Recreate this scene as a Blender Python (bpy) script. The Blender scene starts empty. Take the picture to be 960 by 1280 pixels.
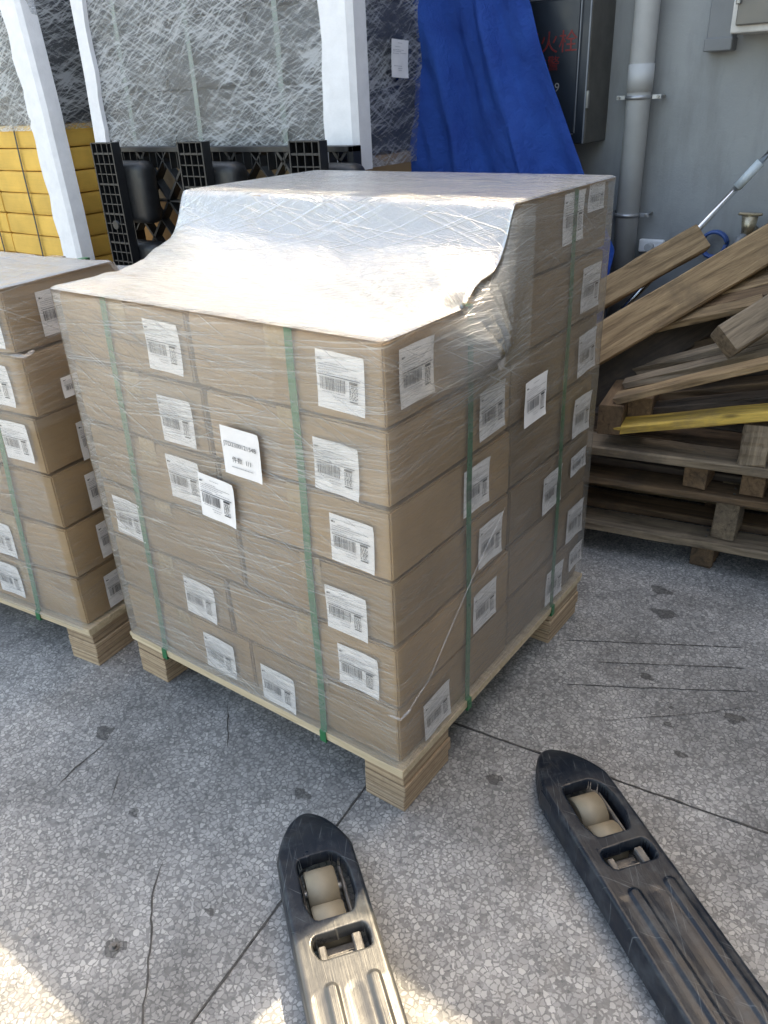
import bpy, bmesh, math, random
import numpy as np
from mathutils import Vector, Matrix, noise
R = math.radians
rnd = random.Random(7)
S = bpy.context.scene
COL = S.collection

# ---------------------------------------------------------------- camera
cam_d = bpy.data.cameras.new('camera')
cam = bpy.data.objects.new('camera', cam_d); COL.objects.link(cam)
cr, cu, cf = Vector((.8078, .5879, -.0426)), Vector((-.2456, .4013, .8824)), Vector((-.5358, .7024, -.4686))
cam.matrix_world = Matrix(((cr.x, cu.x, -cf.x, .9074), (cr.y, cu.y, -cf.y, -1.2123), (cr.z, cu.z, -cf.z, 1.7317), (0, 0, 0, 1)))
cam_d.sensor_fit = 'HORIZONTAL'; cam_d.sensor_width = 36; cam_d.lens = 36 * 984.6 / 960
cam_d.clip_start = .02; cam_d.clip_end = 1000
S.camera = cam

# ---------------------------------------------------------------- sky and sun
SUN_EL, SUN_AZ = R(57.4), R(-2.5)            # azimuth measured from +y towards +x
W = bpy.data.worlds.new('World'); S.world = W; W.use_nodes = True
wn = W.node_tree.nodes; wl = W.node_tree.links
sky = wn.new('ShaderNodeTexSky'); sky.sky_type = 'NISHITA'; sky.sun_disc = False
sky.sun_elevation = SUN_EL; sky.sun_rotation = SUN_AZ
sky.air_density = 1.0; sky.dust_density = 2.5; sky.ozone_density = 1.0
wl.new(sky.outputs[0], wn['Background'].inputs[0]); wn['Background'].inputs[1].default_value = .15
sd = bpy.data.lights.new('sun', 'SUN'); so = bpy.data.objects.new('sun', sd); COL.objects.link(so)
sd.energy = 2.0; sd.angle = R(.4); sd.color = (1, .93, .82)
sv = Vector((math.sin(SUN_AZ) * math.cos(SUN_EL), math.cos(SUN_AZ) * math.cos(SUN_EL), math.sin(SUN_EL)))
so.rotation_euler = sv.to_track_quat('Z', 'Y').to_euler(); so.location = (0, 0, 20)
S.view_settings.view_transform = 'Standard'; S.view_settings.look = 'None'
S.view_settings.exposure = 2.27; S.view_settings.gamma = 1
S.view_settings.use_white_balance = True; S.view_settings.white_balance_temperature = 8700; S.view_settings.white_balance_tint = 8
S.render.engine = 'CYCLES'
S.cycles.max_bounces = 12; S.cycles.transparent_max_bounces = 24; S.cycles.diffuse_bounces = 4

# ---------------------------------------------------------------- node helpers
class NT:
    def __init__(s, name):
        s.m = bpy.data.materials.new(name); s.m.use_nodes = True
        s.n = s.m.node_tree.nodes; s.l = s.m.node_tree.links
        s.n.clear(); s.out = s.n.new('ShaderNodeOutputMaterial')
    def put(s, node, idx, v):
        if v is None: return
        if hasattr(v, 'is_output'): s.l.new(v, node.inputs[idx])
        else:
            i = node.inputs[idx]
            if hasattr(i.default_value, '__len__'):
                L = len(i.default_value)
                if not hasattr(v, '__len__'): v = [v] * L
                v = list(v)[:L] + [1] * (L - len(v))
            i.default_value = v
    def coord(s, which='Object'):
        return s.n.new('ShaderNodeTexCoord').outputs[which]
    def mapping(s, vec, scale=(1, 1, 1), rot=(0, 0, 0), loc=(0, 0, 0)):
        m = s.n.new('ShaderNodeMapping'); s.put(m, 0, vec); s.put(m, 1, loc); s.put(m, 2, rot); s.put(m, 3, scale); return m.outputs[0]
    def noise(s, vec, scale=5, detail=2, rough=.5, dist=0, out=0):
        t = s.n.new('ShaderNodeTexNoise'); s.put(t, 'Vector', vec); s.put(t, 'Scale', scale); s.put(t, 'Detail', detail)
        s.put(t, 'Roughness', rough); s.put(t, 'Distortion', dist); return t.outputs[out]
    def vor(s, vec, scale, feature='F1', out=0, rand=1):
        t = s.n.new('ShaderNodeTexVoronoi'); t.feature = feature; s.put(t, 'Vector', vec); s.put(t, 'Scale', scale); s.put(t, 'Randomness', rand); return t.outputs[out]
    def math(s, op, a, b=None, c=None, clamp=False):
        t = s.n.new('ShaderNodeMath'); t.operation = op; t.use_clamp = clamp
        s.put(t, 0, a); s.put(t, 1, b); s.put(t, 2, c); return t.outputs[0]
    def rng(s, v, a, b, c=0, d=1):
        t = s.n.new('ShaderNodeMapRange'); t.clamp = True
        for i, x in enumerate((v, a, b, c, d)): s.put(t, i, x)
        return t.outputs[0]
    def ramp(s, v, stops):
        t = s.n.new('ShaderNodeValToRGB'); s.put(t, 0, v); e = t.color_ramp.elements
        while len(e) < len(stops): e.new(.5)
        for k, (p, c) in enumerate(stops):
            e[k].position = p; e[k].color = tuple(c) + (1,) if len(c) == 3 else c
        return t.outputs[0]
    def mix(s, f, a, b, mode='MIX'):
        t = s.n.new('ShaderNodeMixRGB'); t.blend_type = mode; s.put(t, 0, f)
        for i, v in ((1, a), (2, b)): s.put(t, i, v)
        return t.outputs[0]
    def rand(s): return s.n.new('ShaderNodeObjectInfo').outputs['Random']
    def offs(s, vec, k=37.0):
        r = s.math('MULTIPLY', s.rand(), k); c = s.n.new('ShaderNodeCombineXYZ'); s.put(c, 0, r); s.put(c, 1, r); s.put(c, 2, r)
        a = s.n.new('ShaderNodeVectorMath'); a.operation = 'ADD'; s.put(a, 0, vec); s.put(a, 1, c.outputs[0]); return a.outputs[0]
    def bump(s, h, strength=.3, dist=.01, normal=None):
        b = s.n.new('ShaderNodeBump'); s.put(b, 'Strength', strength); s.put(b, 'Distance', dist); s.put(b, 'Height', h); s.put(b, 'Normal', normal) if normal else None
        return b.outputs[0]
    def pbr(s, col, rough=.6, metal=0, normal=None, spec=None, final=True):
        p = s.n.new('ShaderNodeBsdfPrincipled'); s.put(p, 'Base Color', col); s.put(p, 'Roughness', rough); s.put(p, 'Metallic', metal)
        if normal: s.put(p, 'Normal', normal)
        if spec is not None: s.put(p, 'Specular IOR Level', spec)
        if final: s.l.new(p.outputs[0], s.out.inputs[0])
        return p.outputs[0]

def hsv_jit(s, col, amt=.12):
    h = s.n.new('ShaderNodeHueSaturation'); s.put(h, 'Value', s.rng(s.rand(), 0, 1, 1 - amt, 1 + amt)); s.put(h, 'Color', col); return h.outputs[0]

def m_terrazzo(name='terrazzo', dark=1.0):
    s = NT(name); g = s.n.new('ShaderNodeNewGeometry').outputs['Position']
    warp = s.noise(g, 60, 2, .5, 0, 1)
    v = s.mix(.012, g, warp, 'ADD')
    ce = s.vor(v, 76, 'DISTANCE_TO_EDGE'); cc = s.vor(v, 76, 'F1', 1)
    ce2 = s.vor(v, 135, 'DISTANCE_TO_EDGE'); cc2 = s.vor(v, 135, 'F1', 1)
    sep = s.n.new('ShaderNodeSeparateColor'); s.put(sep, 0, cc)
    sep2 = s.n.new('ShaderNodeSeparateColor'); s.put(sep2, 0, cc2)
    thr = s.rng(sep.outputs[1], 0, 1, .05, .19)
    big = s.math('MULTIPLY', s.math('GREATER_THAN', ce, thr), s.math('GREATER_THAN', sep.outputs[2], .13))
    thr2 = s.rng(sep2.outputs[1], 0, 1, .05, .2)
    small = s.math('MULTIPLY', s.math('GREATER_THAN', ce2, thr2), s.math('GREATER_THAN', sep2.outputs[2], .35))
    chipc = s.ramp(sep.outputs[0], [(0, (.27, .272, .272)), (.35, (.33, .332, .33)), (.75, (.385, .385, .38)), (1, (.46, .458, .45))])
    chipc2 = s.ramp(sep2.outputs[0], [(0, (.12, .125, .13)), (.5, (.24, .245, .25)), (1, (.36, .36, .36))])
    mat = s.ramp(s.noise(g, 90, 4, .7), [(.3, (.15, .153, .155)), (.7, (.235, .237, .238))])
    c = s.mix(small, mat, chipc2); c = s.mix(big, c, chipc)
    # dirt in patches and fine grime
    d1 = s.rng(s.noise(g, 1.7, 5, .62), .36, .60, .66, 1.08)
    d2 = s.rng(s.noise(s.mapping(g, (1, 1, 1), (0, 0, .5), (4, 2, 0)), 7, 6, .7), .3, .6, .78, 1.04)
    spots = s.rng(s.vor(s.mapping(g, loc=(3, 1, 0)), 5.2), .028, .055, .42, 1)
    spotw = s.math('MAXIMUM', spots, s.math('GREATER_THAN', s.noise(g, 2.2, 0), .47))
    k = s.math('MULTIPLY', s.math('MULTIPLY', d1, d2), spotw)
    scr = s.rng(s.noise(s.mapping(g, (1.2, 60, 1), (0, 0, .75)), 2, 3, .6), .66, .74, 0, .35)
    k = s.math('MULTIPLY', k, s.math('SUBTRACT', 1, scr)); k = s.math('MULTIPLY', k, dark)
    c = s.mix(1, c, k, 'MULTIPLY')
    h = s.math('ADD', s.math('MULTIPLY', big, .4), s.noise(g, 200, 3, .6))
    s.pbr(c, s.rng(s.noise(g, 20, 3), .3, .7, .5, .75), 0, s.bump(h, .25, .002))
    return s.m

def m_kraft(name, base=(.42, .315, .205)):
    s = NT(name); o = s.offs(s.coord())
    n1 = s.noise(o, 3.2, 5, .6); fib = s.noise(s.mapping(o, (8, 8, 240)), 1, 3, .6); spk = s.noise(o, 260, 2, .6)
    c = s.mix(s.rng(n1, .35, .68), tuple(x * .8 for x in base), tuple(x * 1.12 for x in base))
    c = s.mix(s.rng(spk, .55, .75, 0, .25), c, tuple(x * .55 for x in base))
    c = s.mix(s.rng(fib, .3, .7, 0, .22), c, tuple(x * 1.3 for x in base))
    c = hsv_jit(s, c, .1)
    s.pbr(c, .75, 0, s.bump(s.math('ADD', fib, s.math('MULTIPLY', n1, 2)), .25, .003))
    return s.m

def m_wood(name, dark, light, grain=1.0, rough=.75, jit=.22, stain=None):
    s = NT(name); o = s.offs(s.coord())
    w = s.noise(s.mapping(o, (2.2 * grain, 26 * grain, 26 * grain)), 1, 5, .65, 1.2)
    f = s.noise(s.mapping(o, (9, 220, 220)), 1, 3, .7)
    b = s.noise(o, 3.5, 5, .65)
    c = s.ramp(s.math('ADD', s.math('MULTIPLY', w, .75), s.math('MULTIPLY', f, .25)), [(.34, dark), (.5, tuple((a + b2) / 2 for a, b2 in zip(dark, light))), (.68, light)])
    if stain: c = s.mix(s.rng(b, .5, .68, 0, .75), c, stain)
    kn = s.vor(s.mapping(o, (1.6, 6, 6)), 1.6); c = s.mix(s.rng(kn, .03, .1, .75, 0), c, tuple(x * .35 for x in dark))
    c = hsv_jit(s, c, jit)
    s.pbr(c, rough, 0, s.bump(s.math('ADD', s.math('MULTIPLY', w, 1.5), f), .55, .004))
    return s.m

def m_ply(name):
    s = NT(name); o = s.offs(s.coord())
    z = s.n.new('ShaderNodeSeparateXYZ'); s.put(z, 0, s.coord())
    wob = s.math('MULTIPLY', s.noise(o, 9, 2), .006)
    zz = s.math('ADD', z.outputs[2], wob)
    band = s.noise(s.mapping(o, (1.5, 1.5, 210)), 1, 2, .8)
    st = s.math('FRACT', s.math('MULTIPLY', zz, 50))
    gl = s.rng(s.math('ABSOLUTE', s.math('SUBTRACT', st, .5)), .38, .47, 0, .55)
    c = s.ramp(band, [(.25, (.27, .175, .11)), (.5, (.43, .31, .20)), (.75, (.60, .46, .32))])
    c = s.mix(gl, c, (.10, .055, .03)); c = s.mix(s.rng(s.noise(o, 40, 4, .7), .5, .75, 0, .5), c, (.22, .13, .08))
    c = hsv_jit(s, c, .12)
    s.pbr(c, .8, 0, s.bump(s.math('ADD', band, s.math('MULTIPLY', gl, -1)), .6, .003))
    return s.m

def m_plain(name, col, rough=.5, metal=0, var=.15, bumps=.1, scale=12, spec=None):
    s = NT(name); o = s.offs(s.coord()); n = s.noise(o, scale, 5, .65)
    c = s.mix(s.rng(n, .3, .7), tuple(x * (1 - var) for x in col), tuple(min(1, x * (1 + var)) for x in col))
    s.pbr(c, s.rng(s.noise(o, scale * 2.3, 3), .3, .7, max(.05, rough - .1), rough + .1), metal, s.bump(s.noise(o, scale * 8, 3), bumps, .002), spec)
    return s.m

def m_film(name, milk=(.10, .55), hatch=False, tint=(.86, .88, .93), fres=2.0, rough=.25, tilt=.06, bmp=.35, diag=1.0):
    """stretch film: clear layers with milky streaks where the layers overlap; UV in metres (u round the load, v up)"""
    s = NT(name); uv = s.n.new('ShaderNodeUVMap').outputs[0]
    wv = s.noise(uv, 2.2, 3, .6, 0, 1); uvw = s.mix(.03 if not hatch else .05, uv, wv, 'ADD')
    def streak(rot, sx, sy, lo, hi, a, b, loc=(0, 0, 0)):
        n = s.noise(s.mapping(s.mapping(uvw, (1, 1, 1), (0, 0, rot)), (sx, sy, 1), (0, 0, 0), loc), 1, 3, .62); return s.rng(n, lo, hi, a, b)
    if not hatch:
        t = [streak(tilt, 1.0, 30, .46, .66, 0, .35), streak(tilt + .05, 2.5, 150, .55, .64, 0, .5, (3, 1, 0)),
             streak(-tilt * 1.8, 1.2, 110, .53, .62, 0, .6, (7, 3, 0)), streak(.5, 1.6, 120, .60, .68, 0, .7 * diag, (1, 9, 0)), streak(tilt * .5, 1.0, 230, .60, .66, 0, .7, (4, 4, 0)),
             streak(-.45, 1.5, 150, .63, .70, 0, .6 * diag, (11, 9, 0))]
    else:
        t = [streak(.45, 4, 60, .50, .62, 0, .8), streak(-.5, 4, 70, .50, .62, 0, .9, (5, 5, 0)), streak(-.75, 5, 60, .55, .63, 0, .8, (15, 5, 0)), streak(-.28, 3, 90, .52, .62, 0, .8, (15, 25, 0)),
             streak(.08, 2, 55, .50, .68, 0, .7, (9, 2, 0)), streak(-.15, 4, 130, .52, .66, 0, .7, (2, 7, 0)), streak(.9, 3, 90, .56, .7, 0, .6, (2, 17, 0))]
    acc = t[0]
    for q in t[1:]: acc = s.math('ADD', acc, q)
    patch = s.noise(s.mapping(uvw, (1.5, 3.2, 1)), 1.3, 4, .6)
    acc = s.math('MULTIPLY', acc, s.rng(patch, .36, .62, .25, 1.3))
    at = s.n.new('ShaderNodeAttribute'); at.attribute_name = 'layers'
    lay = at.outputs['Fac']
    mk = s.math('MULTIPLY', s.rng(acc, 0, 1.6, milk[0], milk[1]), lay, clamp=True)
    crink = s.math('ADD', s.math('MULTIPLY', acc, .8), s.math('MULTIPLY', s.noise(s.mapping(uvw, (35, 70, 1)), 1, 5, .75), 1.6))
    nrm = s.bump(crink, bmp, .004)
    tr = s.n.new('ShaderNodeBsdfTransparent'); s.put(tr, 0, (.985, .985, .985))
    df = s.n.new('ShaderNodeBsdfDiffuse'); s.put(df, 0, tint); s.put(df, 'Normal', nrm)
    tl = s.n.new('ShaderNodeBsdfTranslucent'); s.put(tl, 0, tint)
    a = s.n.new('ShaderNodeMixShader'); s.put(a, 0, .35); s.l.new(df.outputs[0], a.inputs[1]); s.l.new(tl.outputs[0], a.inputs[2])
    b = s.n.new('ShaderNodeMixShader'); s.put(b, 0, mk); s.l.new(tr.outputs[0], b.inputs[1]); s.l.new(a.outputs[0], b.inputs[2])
    gl = s.n.new('ShaderNodeBsdfGlossy'); s.put(gl, 'Roughness', rough); s.put(gl, 'Normal', nrm); s.put(gl, 0, (1, 1, 1))
    gi = s.n.new('ShaderNodeNewGeometry').outputs['Incoming']
    dt = s.n.new('ShaderNodeVectorMath'); dt.operation = 'DOT_PRODUCT'; s.l.new(gi, dt.inputs[0]); s.l.new(nrm, dt.inputs[1])
    F = s.math('MULTIPLY_ADD', s.math('POWER', s.math('SUBTRACT', 1, s.math('ABSOLUTE', dt.outputs['Value']), clamp=True), 5), .96, .04)
    ff = s.math('SUBTRACT', 1, s.math('POWER', s.math('SUBTRACT', 1, F), s.math('MULTIPLY', lay, fres)), clamp=True)
    c = s.n.new('ShaderNodeMixShader'); s.put(c, 0, ff); s.l.new(b.outputs[0], c.inputs[1]); s.l.new(gl.outputs[0], c.inputs[2])
    s.l.new(c.outputs[0], s.out.inputs[0])
    return s.m

def m_wall():
    s = NT('painted plaster'); g = s.n.new('ShaderNodeNewGeometry').outputs['Position']
    n = s.noise(g, 1.1, 6, .62); m2 = s.noise(s.mapping(g, (6, 6, 1.2)), 1, 5, .65); sp = s.noise(g, 9, 5, .7)
    c = s.mix(s.rng(n, .32, .66), (.25, .265, .28), (.33, .345, .35))
    c = s.mix(s.rng(m2, .5, .72, 0, .5), c, (.17, .175, .17)); c = s.mix(s.rng(sp, .62, .75, 0, .35), c, (.33, .35, .34))
    s.pbr(c, .75, 0, s.bump(s.math('ADD', s.noise(g, 14, 4, .6), s.math('MULTIPLY', s.noise(g, 120, 2), .3)), .35, .01))
    return s.m

def m_tarp():
    s = NT('blue tarpaulin'); uv = s.n.new('ShaderNodeUVMap').outputs[0]; o = s.coord()
    n = s.noise(o, 5, 5, .6); cr = s.noise(o, 26, 5, .7, .6)
    c = s.mix(s.rng(n, .3, .7), (.006, .050, .27), (.012, .085, .38)); c = s.mix(s.rng(cr, .62, .74, 0, .3), c, (.03, .12, .5))
    wv = s.n.new('ShaderNodeTexWave'); s.put(wv, 0, uv); s.put(wv, 'Scale', 90); s.put(wv, 'Distortion', 1)
    s.pbr(c, .6, 0, s.bump(s.math('ADD', s.math('MULTIPLY', cr, 2.2), s.math('MULTIPLY', wv.outputs[1], .15)), .6, .012), .25)
    return s.m

def m_fork(name, sunlit_rear=False):
    s = NT(name); o = s.coord()
    sc1 = s.noise(s.mapping(o, (5, 120, 5)), 1, 4, .65, .3); sc2 = s.noise(s.mapping(o, (60, 7, 5), (0, 0, .5)), 1, 4, .7)
    n = s.noise(o, 14, 6, .7)
    wear = s.math('MULTIPLY', s.rng(n, .48, .72), .6)
    sc3 = s.noise(s.mapping(s.mapping(o, (1, 1, 1), (0, 0, .35)), (7, 260, 5)), 1, 2, .5); sc4 = s.noise(s.mapping(s.mapping(o, (1, 1, 1), (0, 0, -.8)), (9, 240, 5)), 1, 2, .5)
    wear = s.math('ADD', wear, s.rng(sc3, .66, .70, 0, .9)); wear = s.math('ADD', wear, s.rng(sc4, .68, .71, 0, .9))
    wear = s.math('ADD', wear, s.rng(sc1, .60, .72, 0, .4)); wear = s.math('ADD', wear, s.rng(sc2, .66, .76, 0, .45), clamp=True)
    c = s.mix(wear, (.006, .011, .020), (.075, .088, .10)); c = s.mix(s.rng(s.noise(o, 9, 5, .7), .5, .7, 0, .6), c, (.03, .03, .03))
    met = 0
    if sunlit_rear:                                             # sunlight painted in as lighter metal behind the rollers
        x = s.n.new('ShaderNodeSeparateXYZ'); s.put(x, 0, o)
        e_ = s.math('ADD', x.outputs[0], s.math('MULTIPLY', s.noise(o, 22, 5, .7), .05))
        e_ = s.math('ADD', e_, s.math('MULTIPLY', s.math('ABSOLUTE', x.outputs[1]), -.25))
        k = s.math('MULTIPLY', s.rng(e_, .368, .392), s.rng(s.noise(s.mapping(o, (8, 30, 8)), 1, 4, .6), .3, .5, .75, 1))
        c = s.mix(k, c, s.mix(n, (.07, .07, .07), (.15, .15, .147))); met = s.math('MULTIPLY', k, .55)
    s.pbr(c, s.rng(n, .3, .7, .26, .46), met, s.bump(s.math('ADD', n, sc1), .35, .002), .32)
    return s.m

MAT = dict(
    terrazzo=m_terrazzo(), terrazzo_dark=m_terrazzo('terrazzo stained', .42), joint=m_plain('joint dirt', (.035, .034, .034), .9, 0, .3, .3, 40),
    crack=m_plain('crack dirt', (.06, .058, .056), .9, 0, .4, .2, 60),
    kraft=m_kraft('kraft board', (.34, .22, .11)), kraft2=m_kraft('kraft board brown', (.27, .18, .10)), kraft_dark=m_kraft('brown board', (.20, .12, .07)),
    tape=m_plain('packing tape', (.40, .29, .16), .25, 0, .1, .1, 20), paper=m_plain('label paper', (.88, .86, .86), .55, 0, .04, .1, 30),
    ink=m_plain('black print', (.06, .06, .065), .6, 0, .1, 0), ink_grey=m_plain('grey print', (.35, .35, .37), .6, 0, .1, 0),
    strap=m_plain('green strap', (.012, .15, .055), .35, 0, .15, .15, 30, .6), strap_pale=m_plain('pale strap', (.20, .26, .235), .4),
    ply=m_ply('layered plywood'), deck=m_wood('pale deck board', (.46, .35, .22), (.74, .61, .43), jit=.06),
    old=m_wood('weathered wood', (.055, .032, .017), (.25, .155, .085), stain=(.06, .042, .03)),
    old_light=m_wood('weathered pale wood', (.12, .072, .035), (.46, .31, .17), stain=(.12, .085, .055), jit=.14),
    old_grey=m_wood('grey weathered wood', (.075, .055, .037), (.34, .26, .18), stain=(.08, .06, .045), jit=.12),
    old_dark=m_wood('dark brown wood', (.035, .026, .02), (.12, .085, .06), stain=(.03, .025, .02)),  # darker brown tone for inner boards and the lower beam
    old_yellow=m_wood('yellow painted wood', (.28, .18, .05), (.85, .56, .11), stain=(.22, .16, .09), jit=.05),
    yellow=m_kraft('yellow board', (.80, .48, .10)), orange=m_kraft('orange brown board', (.33, .15, .035)),
    darkgoods=m_plain('dark goods', (.022, .027, .036), .6, 0, .5, .4, 9), foam=m_plain('white foam', (.85, .85, .87), .6, 0, .07, .5, 14),
    plastic=m_plain('black plastic', (.016, .017, .019), .42, 0, .3, .15, 30), wall=m_wall(), pipe=m_plain('grey pipe plastic', (.48, .49, .495), .4, 0, .08, .05, 6),
    clamp=m_plain('zinc clamp', (.42, .43, .45), .4, .7, .15), cab=m_plain('dark cabinet door', (.022, .030, .042), .38, .1, .25, .1, 4), cab_side=m_plain('cabinet steel side', (.115, .11, .10), .42, .3, .2, .1, 5),
    cab_line=m_plain('cabinet door edge', (.20, .22, .25), .45, .2), red=m_plain('worn red paint', (.19, .02, .02), .6, 0, .4), whitepaint=m_plain('faded white paint', (.30, .30, .30), .6, 0, .3),
    box_grey=m_plain('grey metal box', (.17, .16, .145), .45, .2, .12, .05, 4), box_rim=m_plain('pale box rim', (.6, .58, .55), .5), duct=m_plain('grey cable duct', (.19, .2, .21), .5, 0, .1, .05, 5),
    chrome=m_plain('chrome tube', (.72, .73, .75), .12, 1, .04, .02), sleeve=m_plain('pale plastic sleeve', (.55, .62, .66), .4), brass=m_plain('tarnished brass', (.42, .36, .26), .35, .8, .25, .2, 40), blue_pl=m_plain('blue plastic', (.05, .12, .35), .4, 0, .2),
    fork=m_fork('worn black fork paint'), fork_sunlit=m_fork('fork paint with painted sunlight', True), roller=m_plain('beige roller', (.23, .195, .14), .6, 0, .08, .06, 20, .6), steel=m_plain('worn steel', (.32, .32, .31), .42, .7, .25, .3, 30), tarp=m_tarp(),
    steel_dirty=m_plain('greasy steel', (.13, .125, .12), .5, .4, .4, .4, 30),
    film=m_film('stretch film', (.11, .64), tint=(.78, .77, .74), rough=.16, bmp=.5, fres=2.4), film_top=m_film('stretch film over the top', (.62, .98), tint=(.70, .73, .775), fres=5, rough=.14, tilt=.12, bmp=1.0, diag=.3),
    film_bg=m_film('tangled stretch film', (.04, .92), True, (.66, .68, .70), 1.2, .3, bmp=.4), film_rope=m_film('twisted film', (.10, .30)),
)

# ---------------------------------------------------------------- object helpers
def base_name(n): return n
def link(name, me, mat=None, parent=None, M=None):
    o = bpy.data.objects.new(name, me); COL.objects.link(o)
    if name in ('barcode_print', 'text_print', 'note_print', 'note_text', 'lettering', 'lattice', 'deck_grid') and parent is not None: o['kind'] = 'stuff'
    if me is not None and mat is not None and len(me.materials) == 0:
        me.materials.append(MAT[mat] if isinstance(mat, str) else mat)
    if parent is not None: o.parent = parent
    if M is not None:
        if parent is not None:
            chain = Matrix.Identity(4); p = parent
            while p is not None: chain = p.matrix_basis @ chain; p = p.parent
            o.matrix_basis = chain.inverted() @ M
        else: o.matrix_basis = M
    return o
def thing(name, label, cat, M=None, group=None, me=None, mat=None):
    o = link(name, me, mat, None, M if M is not None else Matrix.Identity(4))
    o['label'] = label; o['category'] = cat
    if group: o['group'] = group
    return o
def T(x, y, z, rz=0): return Matrix.Translation((x, y, z)) @ Matrix.Rotation(rz, 4, 'Z')
def from_bm(bm, name='m', smooth=False):
    me = bpy.data.meshes.new(name); bm.to_mesh(me); bm.free()
    if smooth:
        for p in me.polygons: p.use_smooth = True
    return me
def bm_box(bm, c, s, bev=0, seg=1, M=None):
    r = bmesh.ops.create_cube(bm, size=1, matrix=(M or Matrix.Identity(4)) @ Matrix.Translation(c) @ Matrix.Diagonal((s[0], s[1], s[2], 1)))
    if bev > 0:
        vs = set(r['verts']); es = [e for e in bm.edges if e.verts[0] in vs and e.verts[1] in vs]
        bmesh.ops.bevel(bm, geom=es, offset=bev, segments=seg, affect='EDGES', profile=.5)
def box_me(s, bev=.004, seg=1, c=(0, 0, 0), name='box'):
    bm = bmesh.new(); bm_box(bm, c, s, bev, seg); return from_bm(bm, name)
def multi_box(lst, name='boxes', bev=0):
    bm = bmesh.new()
    for c, s in lst: bm_box(bm, c, s, bev)
    return from_bm(bm, name)
def parts(name, lst, mat, parent, bev=0):
    for c, sz in lst: link(name, box_me(sz, bev, 1, c), mat, parent)
def cyl_bm(bm, p0, p1, r, seg=20, r2=None, cap=True):
    p0, p1 = Vector(p0), Vector(p1); d = p1 - p0
    M = Matrix.Translation((p0 + p1) / 2) @ d.to_track_quat('Z', 'Y').to_matrix().to_4x4()
    bmesh.ops.create_cone(bm, cap_ends=cap, segments=seg, radius1=r, radius2=r if r2 is None else r2, depth=d.length, matrix=M)
def cyl_me(p0, p1, r, seg=24, r2=None, smooth=True):
    bm = bmesh.new(); cyl_bm(bm, p0, p1, r, seg, r2); me = from_bm(bm, 'tube')
    for p in me.polygons: p.use_smooth = len(p.vertices) == 4
    return me
def tube_me(pts, r, seg=10, radii=None):
    bm = bmesh.new(); rings = []
    for i, p in enumerate(pts):
        a = Vector(pts[max(i - 1, 0)]); b = Vector(pts[min(i + 1, len(pts) - 1)]); q = (b - a).to_track_quat('Z', 'Y')
        rr = radii[i] if radii else r
        rings.append([bm.verts.new(Vector(p) + q @ Vector((math.cos(t * 2 * math.pi / seg) * rr, math.sin(t * 2 * math.pi / seg) * rr, 0))) for t in range(seg)])
    for A, B in zip(rings, rings[1:]):
        for t in range(seg): bm.faces.new((A[t], A[(t + 1) % seg], B[(t + 1) % seg], B[t]))
    bm.faces.new(rings[0][::-1]); bm.faces.new(rings[-1])
    uv = bm.loops.layers.uv.new('UVMap')
    for f in bm.faces:
        for l in f.loops: l[uv].uv = (l.vert.co.x + l.vert.co.y, l.vert.co.z)
    return from_bm(bm, 'tube', True)
def board_me(L, w, t, seed=0, rough=.003, bev=.004, nseg=10):
    """timber along local x, worn and a little bowed"""
    bm = bmesh.new(); rr = random.Random(seed); rings = []
    bow = rr.uniform(-.006, .006); b = bev
    sec = [(-w / 2 + b, -t / 2), (w / 2 - b, -t / 2), (w / 2, -t / 2 + b), (w / 2, t / 2 - b), (w / 2 - b, t / 2), (-w / 2 + b, t / 2), (-w / 2, t / 2 - b), (-w / 2, -t / 2 + b)]
    for i in range(nseg + 1):
        x = -L / 2 + L * i / nseg
        oz = bow * (1 - (2 * i / nseg - 1) ** 2)
        rings.append([bm.verts.new((x + (rr.uniform(-.006, .006) if i in (0, nseg) else 0), y + rr.uniform(-rough, rough), z + oz + rr.uniform(-rough, rough) * .6)) for y, z in sec])
    n = len(sec)
    for A, B in zip(rings, rings[1:]):
        for k in range(n): bm.faces.new((A[k], B[k], B[(k + 1) % n], A[(k + 1) % n]))
    bm.faces.new(rings[0]); bm.faces.new(rings[-1][::-1])
    bmesh.ops.recalc_face_normals(bm, faces=bm.faces)
    return from_bm(bm, 'board')
def axes(o, x, up):
    x = Vector(x).normalized(); up = Vector(up); y = up.cross(x).normalized(); z = x.cross(y)
    return Matrix(((x.x, y.x, z.x, o[0]), (x.y, y.y, z.y, o[1]), (x.z, y.z, z.z, o[2]), (0, 0, 0, 1)))
def board(name, p0, p1, w, t, mat, parent=None, up=(0, 0, 1), seed=None, bev=.004, rough=.003):
    p0, p1 = Vector(p0), Vector(p1); seed = rnd.randrange(9999) if seed is None else seed
    return link(name, board_me((p1 - p0).length, w, t, seed, rough, bev), mat, parent, axes((p0 + p1) / 2, p1 - p0, up))
def text_me(txt, size, extrude=0):
    cu_ = bpy.data.curves.new('text', 'FONT'); cu_.body = txt; cu_.size = size; cu_.align_x = 'CENTER'; cu_.align_y = 'CENTER'; cu_.extrude = extrude
    o = bpy.data.objects.new('tmp_text', cu_); COL.objects.link(o); bpy.context.view_layer.update()
    dg = bpy.context.evaluated_depsgraph_get(); me = bpy.data.meshes.new_from_object(o.evaluated_get(dg))
    bpy.data.objects.remove(o); me.materials.clear(); return me

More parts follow.
